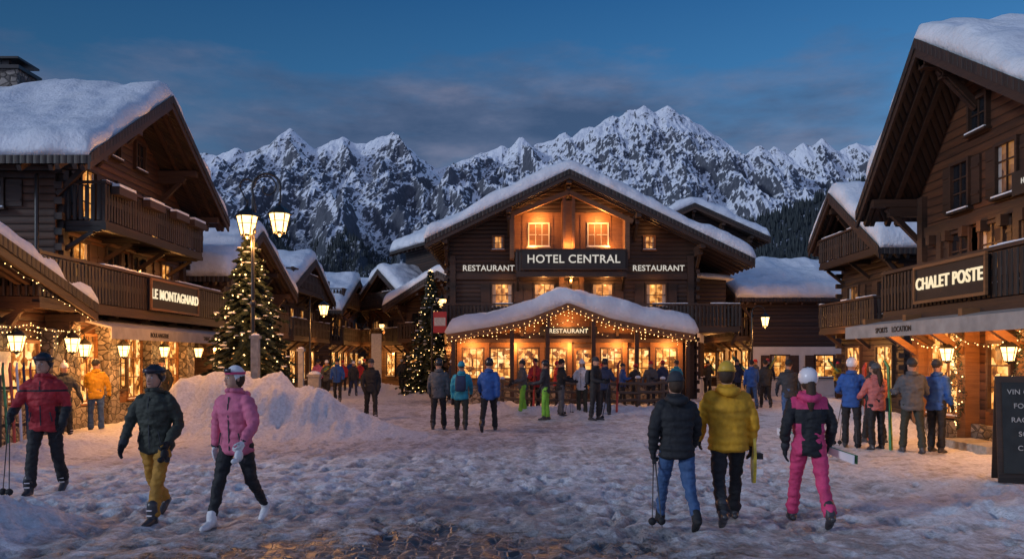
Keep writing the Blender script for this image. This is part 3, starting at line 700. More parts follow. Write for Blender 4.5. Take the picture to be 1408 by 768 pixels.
plight('upper_window_light',(22,-.6,4.6),5,A.e); plight('upper_window_light',(26.6,-.6,4.6),4,A.e)
# ---- left annex
B=Chalet('shop_annex',(-10.85,0,0),90,12.4,19.6,3.0,[(12.0,2.9),(16.0,4.0),(20.0,2.85)],.9,.2,.46,wall='logwood_red',seed=5)
t=B.t; fr=B.front
t.fbox(fr,12.5,19.6,0,.8,0,.2,'stonewall')
for u in (14.7,17.3,19.5): t.fbox(fr,u-.24,u+.24,0,2.5,0,.28,'stonewall')
for u in (13.6,16.0,18.3): window(t,fr,u,1.55,1.4,1.2,'win_shop',3,2,False,'beamwood_warm')
t.fbox(fr,17.0,17.6,1.1,2.0,.285,.32,'beamwood'); t.fbox(fr,17.05,17.55,1.15,1.95,.32,.335,'poster_paper')
fairy(t,[(16,-.98,3.80),(17.4,-.98,3.38),(18.7,-.98,3.0),(19.9,-.98,2.70)],.06,.24,.012,3)
fairy(t,[(16,-.6,2.6),(17.8,-.6,2.55),(19.8,-.6,2.5)],.10,.13,.016,4,3,.5)
lantern(t,(17.3,-.6,1.95),.34); lantern(t,(19.5,-.6,1.95),.34)
B.done(); plight('annex_light',(17.3,-.95,2.15),24,B.e); plight('annex_light',(19.5,-.95,2.15),26,B.e)
# ---- right chalet  (local x = -world y)
C=Chalet('wooden_chalet',(9.75,0,0),-90,-20.0,-10.2,9,[(-20.5,5.15),(-17.5,8.25),(-9.2,2.9+.6)],1.25,.5,.55,wall='logwood_red',seed=9)
t=C.t; fr=C.front
for u in (-19.75,-14.0): t.fbox(fr,u-.12,u+.12,0,5.6,0,.13,'beamwood')
for z in (2.62,4.62): t.fbox(fr,-19.6,-10.3,z,z+.24,0,.1,'beamwood')
for u in (-18.9,-16.0,-14.9): t.fbox(fr,u-.1,u+.1,2.86,4.62,0,.12,'beamwood')
balcony(t,fr,-19.4,-10.4,2.88,.92,1.15,gap=.16)
for u,m_ in ((-18.1,'win_dark'),(-16.9,'win_dim'),(-15.4,'win_dark'),(-13.9,'win_dim')): window(t,fr,u,3.95,.75,1.15,m_,2,3,True)
for u,m_ in ((-18.1,'win_dark'),(-16.4,'win_dim'),(-15.0,'win_dark')): window(t,fr,u,5.55,.65,.95,m_,2,3,True)
window(t,fr,-17.4,6.9,.6,.6,'win_dark',2,2,False)
for k in range(12):
    u=-19.2+k*.7; t.fbox(fr,u-.08,u+.08,4.4,4.62,0,.22,'beamwood')
t.fbox(fr,-16.0,-14.4,4.90,5.35,.13,.19,'signboard')
t.fbox(fr,-19.8,-10.3,0,.45,0,.18,'stonewall')
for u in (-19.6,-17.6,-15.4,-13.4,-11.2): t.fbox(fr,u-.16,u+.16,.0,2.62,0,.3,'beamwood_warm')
for u in (-18.6,-14.4,-12.3): window(t,fr,u,1.5,1.5,1.75,'win_shop',2,3,False,'beamwood_warm')
t.fbox(fr,-17.1,-15.9,.02,2.4,0,.07,'beamwood_warm'); window(t,((0,-.07),(1,0),(0,-1)),-16.5,1.45,.7,1.3,'win_shop',1,3,False,'beamwood',False)
t.fbox(fr,-17.4,-15.6,0,.16,.0,.9,'stonepost')
for u in (-19.6,-17.6,-15.4,-13.4):
    t.beam((u,-.28,1.95),(u,-1.35,2.68),.13,.14,'beamwood_warm'); t.beam((u,-.0,2.66),(u,-1.5,2.66),.14,.14,'beamwood_warm')
t.hexa([(-20,-.05,2.82),(-10,-.05,2.82),(-10,-1.75,2.50),(-20,-1.75,2.50),(-20,-.05,2.87),(-10,-.05,2.87),(-10,-1.75,2.55),(-20,-1.75,2.55)],'awning_cloth')
t.box(-20,-10,-1.78,-1.75,2.27,2.55,'awning_cloth')
rg_=random.Random(11)
for u in (-17.6,-15.4):
    for i in range(420):
        z=rg_.uniform(.3,2.5); a=rg_.uniform(0,6.28); p=Vector((u+.17*math.cos(a+z*4)*.9,-.36+.08*math.sin(a),z)); d=Vector((rg_.uniform(-1,1),rg_.uniform(-1,.2),rg_.uniform(-1,1))).normalized()*.10; w_=d.cross(Vector((0,1,.3))).normalized()*.015
        t.add([p-w_,p+w_,p+d],[(0,1,2)],'needles')
        if i%26==0: octa(t,p+Vector((0,-.05,0)),.018)
fairy(t,[(-19.6,-.4,2.3),(-17.6,-.4,2.3),(-15.4,-.4,2.3),(-13.4,-.4,2.3)],.22,.16,.015,8)
C.done()
sg=MB(); sg.box(-17.55,-14.95,-1.29,-1.21,2.98,3.68,'signboard')
for c in (2.94,3.66): sg.box(-17.6,-14.9,-1.32,-1.27,c,c+.06,'beamwood_warm')
for a in (-17.6,-14.96): sg.box(a,a+.06,-1.32,-1.27,3.0,3.66,'beamwood_warm')
sg.build('signboard',C.e); text('CHALET POSTE',.345,C.e,(-16.25,-1.305,3.33),(math.pi/2,0,0),'textwarm')
text('HEBERGEMENT',.14,C.e,(-15.2,-.20,5.13),(math.pi/2,0,0),'textwhite',ext=.004)
text('SPORTS    LOCATION',.16,C.e,(-17.5,-1.79,2.41),(math.pi/2,0,0),'signboard',ext=.004)
for u in (-18.6,-16.5,-14.4,-12.4): plight('shop_light',(u,-.85,2.25),30,C.e)
for u in (-17.6,-15.4):
    lb=MB(); lantern(lb,(u,-.60,1.75),.28); lb.build('wall_lantern',C.e)
plight('soffit_light',(-17.2,-.7,4.35),6,C.e); plight('soffit_light',(-14.2,-.7,4.35),6,C.e)
# ---- hotel
hp_=[(-3.75,6.7),(2.47,9.7),(10.45,5.85)]
Hh=Chalet('hotel_chalet',(0,37.5,0),0,-2.95,8.3,12,hp_,1.5,.8,.62,wall='logwood',seed=14,purlins=True,barge='beamwood')
t=Hh.t; fr=Hh.front
for u in (-2.65,8.0): t.fbox(fr,u-.13,u+.13,0,6.4,0,.14,'beamwood')
for z in (3.0,5.35): t.fbox(fr,-2.5,7.85,z,z+.24,0,.1,'beamwood')
balcony(t,fr,-3.0,9.9,3.2,1.0,1.2,gap=.17)
for u,m_ in ((-.45,'win_warm'),(1.45,'win_warm'),(4.05,'win_warm'),(6.45,'win_warm')): window(t,fr,u,4.65,.85,.95,m_,2,2,True)
t.fbox(fr,.1,4.95,6.62,8.35,.01,.03,'beamwood_warm')
t.fbox(fr,-.1,.1,6.2,8.25,0,.9,'beamwood_warm'); t.fbox(fr,4.95,5.15,6.2,8.05,0,.9,'beamwood_warm')
t.beam((-.2,-.8,8.05),(2.5,-.8,9.1),.22,.2,'beamwood_warm'); t.beam((2.5,-.8,9.1),(5.3,-.8,7.8),.22,.2,'beamwood_warm')
for k in range(7): u=.5+k*.65; t.fbox(fr,u-.04,u+.04,6.62,8.2,.03,.06,'beamwood_warm')
for u in (2.3,2.7): t.fbox(fr,u-.06,u+.06,6.6,9.0,.6,.74,'beamwood_warm')
t.fbox(fr,2.2,2.8,6.62,8.8,.03,.5,'beamwood_warm')
for u in (1.2,3.85): window(t,fr,u,7.35,.85,.95,'win_warm',3,2,False,'plaster',True,.06)
balcony(t,fr,.2,5.0,5.62,.95,.95,gap=.16,brack=True,snow=False)
for u,z in ((-.62,7.0),(6.15,7.0)): window(t,fr,u,z,.42,.5,'win_warm',2,2,False,'beamwood_warm')
for u in (2.2,3.1): t.fbox(fr,u-.1,u+.1,3.3,5.5,.03,.35,'beamwood_warm')
t.fbox(fr,2.32,2.98,3.3,5.3,.03,.06,'beamwood_warm')
Hh.done()
sg=MB(); sg.box(.42,4.95,-1.05,-.98,5.72,6.55,'signboard')
for c in (5.68,6.53): sg.box(.38,4.99,-1.08,-1.02,c,c+.06,'beamwood')
sg.build('signboard',Hh.e); text('HOTEL CENTRAL',.50,Hh.e,(2.68,-1.085,6.13),(math.pi/2,0,0),'textwhite')
text('RESTAURANT',.36,Hh.e,(-1.05,-.11,5.84),(math.pi/2,0,0),'textwhite'); text('RESTAURANT',.36,Hh.e,(6.55,-.11,5.84),(math.pi/2,0,0),'textwhite')
for p,w in (((1.2,-.55,8.0),40),((3.85,-.55,7.95),40),((2.5,-.85,6.8),20),((2.6,-.6,5.2),32),((1.4,-.45,5.2),12),((4.2,-.45,5.2),12),((6.4,-.6,5.1),4),((-.4,-.6,5.1),4),((6.15,-.5,7.5),3),((.9,-.35,6.75),12),((4.3,-.35,6.75),12)): plight('facade_light',p,w,Hh.e)
wg=MB(); wg.hexa([(8.3,.05,0),(9.75,5,0),(9.75,9,0),(8.3,9,0),(8.3,.05,3.0),(9.75,5,3.0),(9.75,9,3.0),(8.3,9,3.0)],'plaster_white')
wg.box(8.32,10.0,1.6,9.0,3.0,5.6,'logwood')
ux,uy=1.45/5.16,4.95/5.16; frw=((8.3,.05),(ux,uy),(uy,-ux))
for u,m_ in ((1.3,'win_warm'),(3.3,'win_warm')): window(wg,frw,u,1.75,.9,1.5,m_,2,3,False,'beamwood')
wg.box(4.4,5.0,5.0,5.6,8.0,10.4,'stonewall'); wg.box(4.3,5.1,4.9,5.7,10.4,10.5,'metal_black'); wg.box(5.3,5.7,5.0,5.4,8.2,10.0,'metal_black')
wg.build('side_wing',Hh.e)
plight('wing_light',(10.3,.6,2.6),12,Hh.e)
rw=MB(); snow_roof(rw,[(8.25,5.62),(10.2,5.45)],1.0,9,.2,4); rw.build('wing_snow',Hh.e)
# porch restaurant
Pq=empty('restaurant_porch',(0,33.4,0))
pr=[(-2.55,2.62),(-.6,2.95),(.7,3.25),(2.2,3.85),(3.8,3.25),(5.2,2.95),(7.15,2.62)]
t=MB(); fr=((0,0),(1,0),(0,-1))
for (ax,az),(bx,bz) in zip(pr[:-1],pr[1:]):
    t.hexa([(ax,-.7,az),(bx,-.7,bz),(bx,4.05,bz),(ax,4.05,az),(ax,-.7,az+.14),(bx,-.7,bz+.14),(bx,4.05,bz+.14),(ax,4.05,az+.14)],'boardwood')
    t.hexa([(ax,-.77,az-.12),(bx,-.77,bz-.12),(bx,-.703,bz-.12),(ax,-.703,az-.12),(ax,-.77,az+.17),(bx,-.77,bz+.17),(bx,-.703,bz+.17),(ax,-.703,az+.17)],'beamwood_warm')
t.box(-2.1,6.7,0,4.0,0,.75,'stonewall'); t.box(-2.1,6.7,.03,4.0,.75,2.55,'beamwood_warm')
poly=[(-2.1,2.55),(6.7,2.55),(5.2,2.93),(3.8,3.23),(2.2,3.8),(.7,3.23),(-.6,2.93)]; n=len(poly)
t.add([(a,.03,b) for a,b in poly]+[(a,.3,b) for a,b in poly],[tuple(range(n)),tuple(range(n,2*n))[::-1]],'beamwood_warm')
for k in range(9):
    u=-2.1+8.8*k/8; t.fbox(fr,u-.09,u+.09,.75,2.55,-.02,.14,'beamwood_warm')
for k in range(8):
    if k==4: continue
    u=-2.1+8.8*(k+.5)/8; window(t,fr,u,1.62,.78,1.15,'win_shop',3,3,False,'beamwood',False)
t.fbox(fr,2.35,3.35,.0,2.4,-.0,.09,'beamwood'); window(t,((0,-.09),(1,0),(0,-1)),2.85,1.4,.6,1.5,'win_shop',2,3,False,'beamwood_warm',False)
t.fbox(fr,-2.2,6.8,2.45,2.6,.0,.2,'beamwood')
for u,a,b in ((1.35,2.6,3.3),(3.15,2.6,3.3),(.4,2.6,3.0),(4.2,2.6,3.0)): t.fbox(fr,u-.06,u+.06,a,b,.02,.1,'beamwood')
t.fbox(fr,1.1,3.4,2.72,3.08,.02,.11,'signboard')
for u in (-2.3,0,1.4,3.2,4.9,6.9): t.box(u-.08,u+.08,-.62,-.46,0,float(np.interp(u,[p[0] for p in pr],[p[1] for p in pr])),'beamwood')
fairy(t,[(a,-.8,z-.12) for a,z in pr],.03,.17,.020,2,2,.55); fairy(t,[(a,-.8,z+.02) for a,z in pr],.03,.22,.017,6)
fairy(t,[(.7,-.35,2.7),(2.2,-.35,3.35),(3.8,-.35,2.7)],.02,.2,.017,9)
t.build('porch_structure',Pq); sn=MB(); snow_roof(sn,[(a,z+.142) for a,z in pr],-.78,4.0,.70,21,.15,.2); sn.build('porch_snow',Pq)
text('RESTAURANT',.24,Pq,(2.25,-.125,2.9),(math.pi/2,0,0),'textwarm')
for u in (-1.6,.2,2.2,4.2,6.2): plight('porch_light',(u,-.45,2.3),28,Pq)
plight('porch_light',(2.2,-.4,3.2),8,Pq)
# ---- other chalets
def bg(name,loc,rot,x0,x1,dep,prof,side=None,wall='logwood',seed=0,wins=True,**k):
    c=Chalet(name,loc,rot,x0,x1,dep,prof,k.pop('over',1.0),.5,.62,wall=wall,seed=seed,**k); t=c.t; rr=random.Random(seed)
    nfl=int((min(c.zr(x0),c.zr(x1)))/2.5)
    for fl_ in range(nfl+1):
        z=1.45+fl_*2.45
        for i in range(max(2,int((x1-x0)/1.9))):
            nn=max(2,int((x1-x0)/1.9)); u=x0+(x1-x0)*(i+.5)/nn
            if z+.8>c.zr(u)-.3: continue
            window(t,c.front,u,z,.9 if fl_ else 1.2,1.05 if fl_ else 1.5,'win_shop' if fl_==0 else rr.choice(('win_dark','win_warm','win_dim','win_dark')),2,2,fl_>0)
        if 0<fl_: balcony(t,c.front,x0+.2,x1-.2,z-.95,.9,.9,gap=.2,snow=True)
    for sd in side or ():
        f_=c.left if sd=='l' else c.right
        for fl_ in range(nfl):
            z=1.45+fl_*2.45
            for i in range(int(dep/2.2)):
                window(t,f_,(i+.6)*2.2,z,.85,1.0,rr.choice(('win_dark','win_warm','win_dim')) if fl_ else rr.choice(('win_warm','win_shop','win_dark')),2,2,True)
    c.done(); plight('shop_light',((x0+x1)/2,-1.2,2.2),34,c.e); return c
bg('wooden_chalet',(-10.9,0,0),90,29.9,37.6,9,[(29.3,4.5),(33.1,6.6),(38.4,4.5)],'l',seed=31)
bg('wooden_chalet',(-11.6,0,0),90,40.8,49.2,9,[(40,4.9),(45,6.9),(50,4.9)],'l',seed=32)
bg('wooden_chalet',(-11.6,0,0),90,53,63,8,[(52,4.6),(58,7.0),(64,4.6)],'l',seed=33,wall='logwood_pale')
bg('wooden_chalet',(-11.0,0,0),90,67,76,9,[(66,5.2),(71.5,8),(77,5.2)],'l',seed=38)
bg('wooden_chalet',(-13.5,84,0),20,-5,6,8,[(-6,5.6),(0.5,9),(7,5.6)],None,seed=39,wall='logwood_pale')
bg('wooden_chalet',(-8.2,57,0),-55,-3.6,3.6,8,[(-4.4,5.0),(0,7.6),(4.4,5.0)],'r',seed=34,wall='logwood_pale')
bg('wooden_chalet',(-3.6,47,0),-30,-3,3,6,[(-3.8,4.6),(0,6.4),(3.8,4.6)],'r',seed=44)
bg('wooden_chalet',(12.0,0,0),-90,-49,-41.6,5,[(-50,4.6),(-45.3,6.5),(-41,4.6)],'r',seed=35,wall='logwood',base='plaster_white',basez=2.4)
bg('wooden_chalet',(12.6,0,0),-90,-32.0,-26.9,9,[(-32.6,5.9),(-30.5,7.6),(-26.3,5.1)],'r',seed=36,wall='logwood')
bg('wooden_chalet',(20.5,46,0),-20,-3.5,3.5,7,[(-4.5,4.2),(0,6.4),(4.5,4.2)],None,seed=37)
bg('wooden_chalet',(11.8,55,0),0,-3.8,3.8,6,[(-4.9,9.4),(0,11.6),(4.9,9.4)],None,seed=40)
bg('wooden_chalet',(-2.0,56,0),30,-3,3,6,[(-4,9.2),(0,11.3),(4,9.2)],None,seed=41)
bg('wooden_chalet',(17,62,0),0,-5,5,6,[(-6,5.5),(0,8),(6,5.5)],None,seed=42)
bg('wooden_chalet',(-26,46,0),40,-5,5,6,[(-6,6),(0,9),(6,6)],None,seed=43)
print('buildings',time.time()-T0)
# ------------------------------------------------------------------ street lamps
def lamp2():
    mb=MB()
    mb.tube([(0,0,0),(0,0,.25),(0,0,.3),(0,0,.9),(0,0,1.0),(0,0,3.2),(0,0,5.1),(0,0,5.9),(0,0,6.0)],[.16,.16,.11,.09,.06,.05,.042,.035,.02],'metal_black',12)
    for z in (.32,1.0,3.2,5.05): mb.tube([(0,0,z-.03),(0,0,z+.03)],[.085,.085],'metal_black',12)
    def spiral(c,r0,r1,a0,a1,n=18): return [(c[0]+(r0+(r1-r0)*i/n)*math.cos(a0+(a1-a0)*i/n),0,c[1]+(r0+(r1-r0)*i/n)*math.sin(a0+(a1-a0)*i/n)) for i in range(n+1)]
    p=[(0,0,5.2),(.06,0,5.6)]+spiral((.36,6.15),.38,.34,math.pi*1.08,-.15)
    mb.tube(p,[.032]*len(p),'metal_black',8,2); mb.tube(spiral((.36,6.15),.34,.08,math.pi*.95,math.pi*-1.2),[.02]*19,'metal_black',6,2)
    mb.tube([(.70,0,6.1),(.70,0,5.78)],[.022,.022],'metal_black',6)
    p=spiral((-.16,6.2),.18,.17,-.2,math.pi*1.05); mb.tube(p,[.026]*len(p),'metal_black',8,1)
    mb.tube([(-.33,0,6.15),(-.13,0,5.75)],[.02,.02],'metal_black',6); mb.tube([(-.13,-.02,5.85),(-.13,-.05,5.65)],[.022,.022],'metal_black',6)
    lantern(mb,(-.13,-.05,4.93),.50); lantern(mb,(.68,-.0,5.0),.50)
    ob=mb.build('street_lamp',None,(-6.6,21.3,0)); plight('lamp_bulb',(-.13,-.05,4.72),85,ob,r=.12); plight('lamp_bulb',(.68,0,4.79),85,ob,r=.12)
lamp2()
def lamp1(x,y,h,side=1,pw=40):
    mb=MB(); mb.tube([(0,0,0),(0,0,.4),(0,0,.5),(0,0,h)],[.1,.09,.05,.035],'metal_black',10)
    p=[(side*(.3-.3*math.cos(a)),0,h+.3*math.sin(a)) for a in [math.pi*i/8 for i in range(9)]]; mb.tube(p,[.022]*9,'metal_black',6)
    lantern(mb,(side*.6,0,h-.62),.42); ob=mb.build('street_lamp',None,(x,y,0)); plight('lamp_bulb',(side*.6,0,h-.8),pw,ob,r=.12)
lamp1(-8.7,36,4.3,1); lamp1(-4.1,42,5.0,1); lamp1(10.9,38,3.9,1); lamp1(-9.6,58,4.4,1)
# ------------------------------------------------------------------ christmas trees
def xmas(name,x,y,h,r,seed):
    rr=random.Random(seed); mb=MB(); mb.tube([(0,0,0),(0,0,h*.5),(0,0,h*.98)],[.13,.08,.015],'bark',8)
    layers=int(h/.15)
    for j in range(layers):
        t=j/(layers-1); z=.45+(h-.5)*t; R=r*(1-t)**.88*rr.uniform(.80,1.15)+.06; nbr=int(8+15*(1-t))
        a0=rr.random()*6.28
        for k in range(nbr):
            a=a0+2*math.pi*k/nbr+rr.uniform(-.18,.18); Rb=R*rr.uniform(.68,1.15); ca,sa=math.cos(a),math.sin(a)
            p0=Vector((0,0,z+.08)); p1=Vector((ca*Rb*.55,sa*Rb*.55,z-.02*Rb)); p2=Vector((ca*Rb,sa*Rb,z-.16*Rb-.03))
            mb.tube([p0,p1,p2],[.015,.009,.004],'bark',4,1,False)
            nn=int(7+Rb*20)
            for i in range(nn):
                q=rr.uniform(.15,1.0); c=p0.lerp(p1,q*2) if q<.5 else p1.lerp(p2,q*2-1)
                for s in (-1,1):
                    ln=rr.uniform(.10,.20)*(1.15-q*.5); dr=Vector((ca*.55-s*sa*.85,sa*.55+s*ca*.85,rr.uniform(-.35,.15))).normalized()
                    w=dr.cross(Vector((0,0,1))).normalized()*rr.uniform(.018,.034)
                    up=Vector((0,0,rr.uniform(.0,.03)))
                    mb.add([c-w,c+w,c+dr*ln+up],[(0,1,2)],'needles'); mb.add([c-up-Vector((0,0,.025)),c+up+Vector((0,0,.025)),c+dr*ln],[(0,1,2)],'needles')
            if rr.random()<.34 and Rb>.2:
                c=p1.lerp(p2,rr.uniform(.2,.9)); mb.ball(c+Vector((0,0,.03)),rr.uniform(.05,.09),'snow',6,(1.3,1.2,.35))
            if rr.random()<.42:
                c=p1.lerp(p2,rr.uniform(.3,1.0)); mb.ball(c+Vector((0,0,.01)),rr.uniform(.018,.028),'bulb',5)
    for k in range(8):
        a=k*math.pi/4; mb.tube([(0,0,h),(math.cos(a)*.12,0,h+math.sin(a)*.12)],[.02,.004],'bulb',5)
    return mb.build(name,None,(x,y,0))
tr=xmas('christmas_tree',-7.3,23.2,5.35,1.62,3)
plight('tree_glow',(.9,-1.5,1.6),9,tr); plight('tree_glow',(-.6,-1.2,3.0),6,tr)
tr=xmas('christmas_tree',-3.75,38.5,5.8,1.35,5); plight('tree_glow',(.9,-1.2,2.2),12,tr)
# ------------------------------------------------------------------ fence, posts, signs
fm=MB(); pts=[(-.35,30.2),(.5,28.9),(1.7,28.3),(3.0,28.0),(4.2,27.9),(5.1,28.3),(5.7,29.4),(6.1,31.0)]
for i,(x,y) in enumerate(pts):
    h=1.15+random.uniform(-.08,.1); fm.tube([(x,y,0),(x+random.uniform(-.03,.03),y,h*.5),(x,y,h)],[.095,.085,.08],'fencewood',8); fm.ball((x,y,h+.02),.10,'snow',8,(1,1,.6))
for (a,b),(c,d) in zip(pts[:-1],pts[1:]):
    for z in (.42,.70,.98):
        j=random.uniform(-.04,.04); fm.tube([(a,b-.09,z+j),((a+c)/2,(b+d)/2-.09,z-.02),(c,d-.09,z-j)],[.05,.055,.045],'fencewood',7)
fm.build('wooden_fence')
def spost(x,y,h,w,m='stonepost'):
    mb=MB(); mb.box(-w/2,w/2,-w/2,w/2,0,h,m); mb.box(-w/2-.03,w/2+.03,-w/2-.03,w/2+.03,h,h+.07,m); mb.ball((0,0,h+.08),w*.6,'snow',10,(1,1,.45)); mb.build('stone_post',None,(x,y,0))
spost(-6.32,20.6,2.3,.18); spost(-5.6,22.2,2.0,.13); spost(-5.55,23.5,1.3,.3)
cb=MB()
cb.hexa([(-.42,0,.02),(.42,0,.02),(.42,.04,.02),(-.42,.04,.02),(-.42,.22,1.55),(.42,.22,1.55),(.42,.26,1.55),(-.42,.26,1.55)],'beamwood')
cb.hexa([(-.35,-.01,.16),(.35,-.01,.16),(.35,.01,.16),(-.35,.01,.16),(-.35,.17,1.46),(.35,.17,1.46),(.35,.19,1.46),(-.35,.19,1.46)],'chalkboard')
cb.hexa([(-.42,.5,.02),(.42,.5,.02),(.42,.54,.02),(-.42,.54,.02),(-.42,.27,1.55),(.42,.27,1.55),(.42,.30,1.55),(-.42,.30,1.55)],'beamwood')
ob=cb.build('chalkboard_sign',None,(7.4,11.9,0),math.radians(-20))
for i,s in enumerate(('VIN CHAUD','FONDUE','RACLETTE','SOUPE','CREPES')): text(s,.10,ob,(0,.138-.028*i,1.32-.2*i),(math.radians(82),0,0),'plaster','menu_line',.002)
bn=MB(); bn.tube([(0,0,0),(0,0,4.0)],[.05,.04],'metal_black',8); bn.box(.06,.62,-.03,.03,2.9,3.8,'paint_red'); bn.box(.1,.58,-.036,-.031,3.2,3.55,'poster_paper'); bn.build('banner_post',None,(-3.4,35.5,0))
bn=MB(); bn.box(-.3,.3,-.06,.06,.2,3.3,'poster_paper'); bn.box(-.34,.34,-.08,.08,0,.2,'metal_black'); bn.build('information_totem',None,(-8.1,50,0))
sk=MB()
for i in range(5):
    x=i*.13; sk.tube([(x,0,0),(x+.02,.10,.8),(x+.02,.22,1.6),(x+.02,.20,1.72)],[.03,.03,.026,.018],('ski_top','ski_red','helmet_white','c_navy','ski_red')[i],6)
for z in (.55,1.25): sk.box(-.1,.65,.12*z+.06,.12*z+.1,z-.03,z+.03,'fencewood')
sk.box(-.12,-.06,.1,.16,0,1.5,'fencewood'); sk.box(.62,.68,.1,.16,0,1.5,'fencewood')
sk.build('ski_rack',None,(-9.4,15.6,0),math.radians(60))
# ------------------------------------------------------------------ ground
def axis(fine,core,far,g=1.12):
    a=list(np.arange(core[0],core[1]+1e-6,fine)); s=fine
    while a[-1]<far[1]: s*=g; a.append(a[-1]+s)
    b=[core[0]]; s=fine
    while b[-1]>far[0]: s*=g; b.append(b[-1]-s)
    return np.array(b[1:][::-1]+a)
xs=axis(.05,(-6.8,6.8),(-5000,5000),1.05)
ys=axis(.05,(7.0,14.5),(-300,6000),1.017)
banks=[(-6.5,20.3,1.7,1.3,1.0),(-5.1,19.7,1.7,.9,.68),(-3.9,19.3,1.4,.7,.32),(-7.7,22.0,1.8,1.5,.8),(-7.9,20.0,1.1,.8,.45),(-5.25,8.7,.50,.6,.26),(-5.7,8.1,.7,.7,.3),(7.4,10.9,1.6,.5,.16),(6.4,9.8,1.6,.5,.13),(-9.2,27,1.2,1.6,.6),
       (2.5,27.6,3.4,.7,.32),(5.9,29,.8,1.5,.38),(-.6,30,1,1,.33),(-3.2,38,2,1.2,.4),(10.6,27.5,1.2,2,.45),(-8.6,32,1,1.5,.5),(-7.0,44,1.5,2.5,.5),(9.2,20.6,.9,1.3,.5),(9.1,13.2,.7,1.3,.4),(-9.0,16.5,.7,2.0,.3),(-9.0,22.6,.7,1.4,.45),(-8.2,12.0,1.0,1.4,.22)]
rf=random.Random(4); prints={}
for k in range(120):
    x=rf.uniform(-6.5,6.8); y=rf.uniform(7.2,10); a=rf.uniform(-.6,.6); sd=1
    for j in range(rf.randint(6,22)):
        px_,py_=x+sd*.12*math.cos(a),y-sd*.12*math.sin(a)
        prints.setdefault((int(px_//.5),int(py_//.5)),[]).append((px_,py_,a,rf.uniform(.6,1.2)))
        x+=.62*math.sin(a); y+=.62*math.cos(a); sd=-sd; a+=rf.uniform(-.08,.08)
def gh(x,y):
    if y>200 or abs(x)>200: return 0.0
    fade=max(0,1-max(y-20,0)/60)
    h=.035*noise.noise(Vector((x*.55,y*.4,0)))+fade*(.040*noise.noise(Vector((x*2.3,y*1.9,4)))+.026*noise.noise(Vector((x*6.5,y*5.5,7)))+.014*noise.noise(Vector((x*15,y*13,2))))
    b=0
    for cx,cy,rx,ry,hh in banks:
        q=((x-cx)/rx)**2+((y-cy)/ry)**2
        if q<6: b+=hh*math.exp(-q)
    if b>.01: h+=b*(1+.35*noise.noise(Vector((x*1.7,y*1.7,2))))+min(1,b*3)*(.11*noise.noise(Vector((x*3.5,y*3.5,9)))+.07*noise.noise(Vector((x*8,y*8,3)))+.035*noise.noise(Vector((x*18,y*18,3))))
    if 6.5<y<24 and abs(x)<8:
        i,j=int(x//.5),int(y//.5)
        for di in (-1,0,1):
            for dj in (-1,0,1):
                for (px_,py_,a,dp) in prints.get((i+di,j+dj),()):
                    dx,dy=x-px_,y-py_; lo=dx*math.sin(a)+dy*math.cos(a); la=dx*math.cos(a)-dy*math.sin(a)
                    q=(lo/.16)**2+(la/.065)**2
                    if q<2.6: h+=dp*(-.032*math.exp(-q*q*.9)+.013*math.exp(-(q-1.8)**2*4))
    if y<24 and abs(x)<5:
        tr_=abs(math.sin((x+.45*math.sin(y*.22)+.1*y)*1.7)); h-=.018*max(0,1-tr_*4.5)
    return h
V=[(x,y,gh(x,y)) for y in ys for x in xs]; W=len(xs)
idx=np.arange((len(ys)-1)*W).reshape(len(ys)-1,W)[:,:-1].ravel(); F=np.stack([idx,idx+1,idx+1+W,idx+W],1)
me=bpy.data.meshes.new('snowy_ground'); me.from_pydata(V,[],F.tolist()); me.polygons.foreach_set('use_smooth',[True]*len(F))
m,nt,b=newmat('ground_mat'); v=coord(nt); sp=nt.nodes.new('ShaderNodeSeparateXYZ'); L(nt,v,sp.inputs[0])
n1=noise_(nt,v,.35,5,.6); n2=noise_(nt,coord(nt,(2.4,.8,1)),1.1,6,.65); n3=noise_(nt,v,14,5,.7); n5=noise_(nt,v,3.4,6,.72)
ax_=math_(nt,'ABSOLUTE',math_(nt,'ADD',sp.outputs[0],.9))
near=math_(nt,'SUBTRACT',1.25,math_(nt,'ADD',math_(nt,'MULTIPLY',math_(nt,'MAXIMUM',math_(nt,'SUBTRACT',sp.outputs[1],7.4),0),.24),math_(nt,'MULTIPLY',ax_,.16)),True)
path=math_(nt,'SUBTRACT',1.0,math_(nt,'MULTIPLY',math_(nt,'ABSOLUTE',math_(nt,'ADD',sp.outputs[0],.3)),.13),True)
dirt=math_(nt,'ADD',math_(nt,'MULTIPLY',n2,.55),math_(nt,'ADD',math_(nt,'MULTIPLY',n1,.35),math_(nt,'MULTIPLY',near,.26)))
dirt=math_(nt,'ADD',dirt,math_(nt,'MULTIPLY',math_(nt,'SUBTRACT',n5,.5),1.2)); dirt=math_(nt,'ADD',dirt,math_(nt,'MULTIPLY',path,.13))
hb=ramp(nt,sp.outputs[2],[(0.07,1.0),(.18,0.0)])
dirt=math_(nt,'SUBTRACT',dirt,math_(nt,'MULTIPLY',math_(nt,'SUBTRACT',1.0,hb),.6))
dirt=math_(nt,'SUBTRACT',dirt,math_(nt,'MULTIPLY',sp.outputs[2],2.2))
dm=ramp(nt,dirt,[(.45,0.0),(.72,1.0)])
cobm=ramp(nt,math_(nt,'SUBTRACT',math_(nt,'ADD',math_(nt,'ADD',math_(nt,'MULTIPLY',near,.80),math_(nt,'MULTIPLY',math_(nt,'SUBTRACT',n5,.5),1.5)),math_(nt,'MULTIPLY',n2,.45)),math_(nt,'MULTIPLY',sp.outputs[2],2.5)),[(.84,0.0),(1.0,1.0)])
snowc=ramp(nt,n3,[(.3,(.52,.52,.55)),(.6,(.78,.79,.83))])
slush=ramp(nt,n3,[(.3,(.14,.125,.12)),(.7,(.35,.325,.32))])
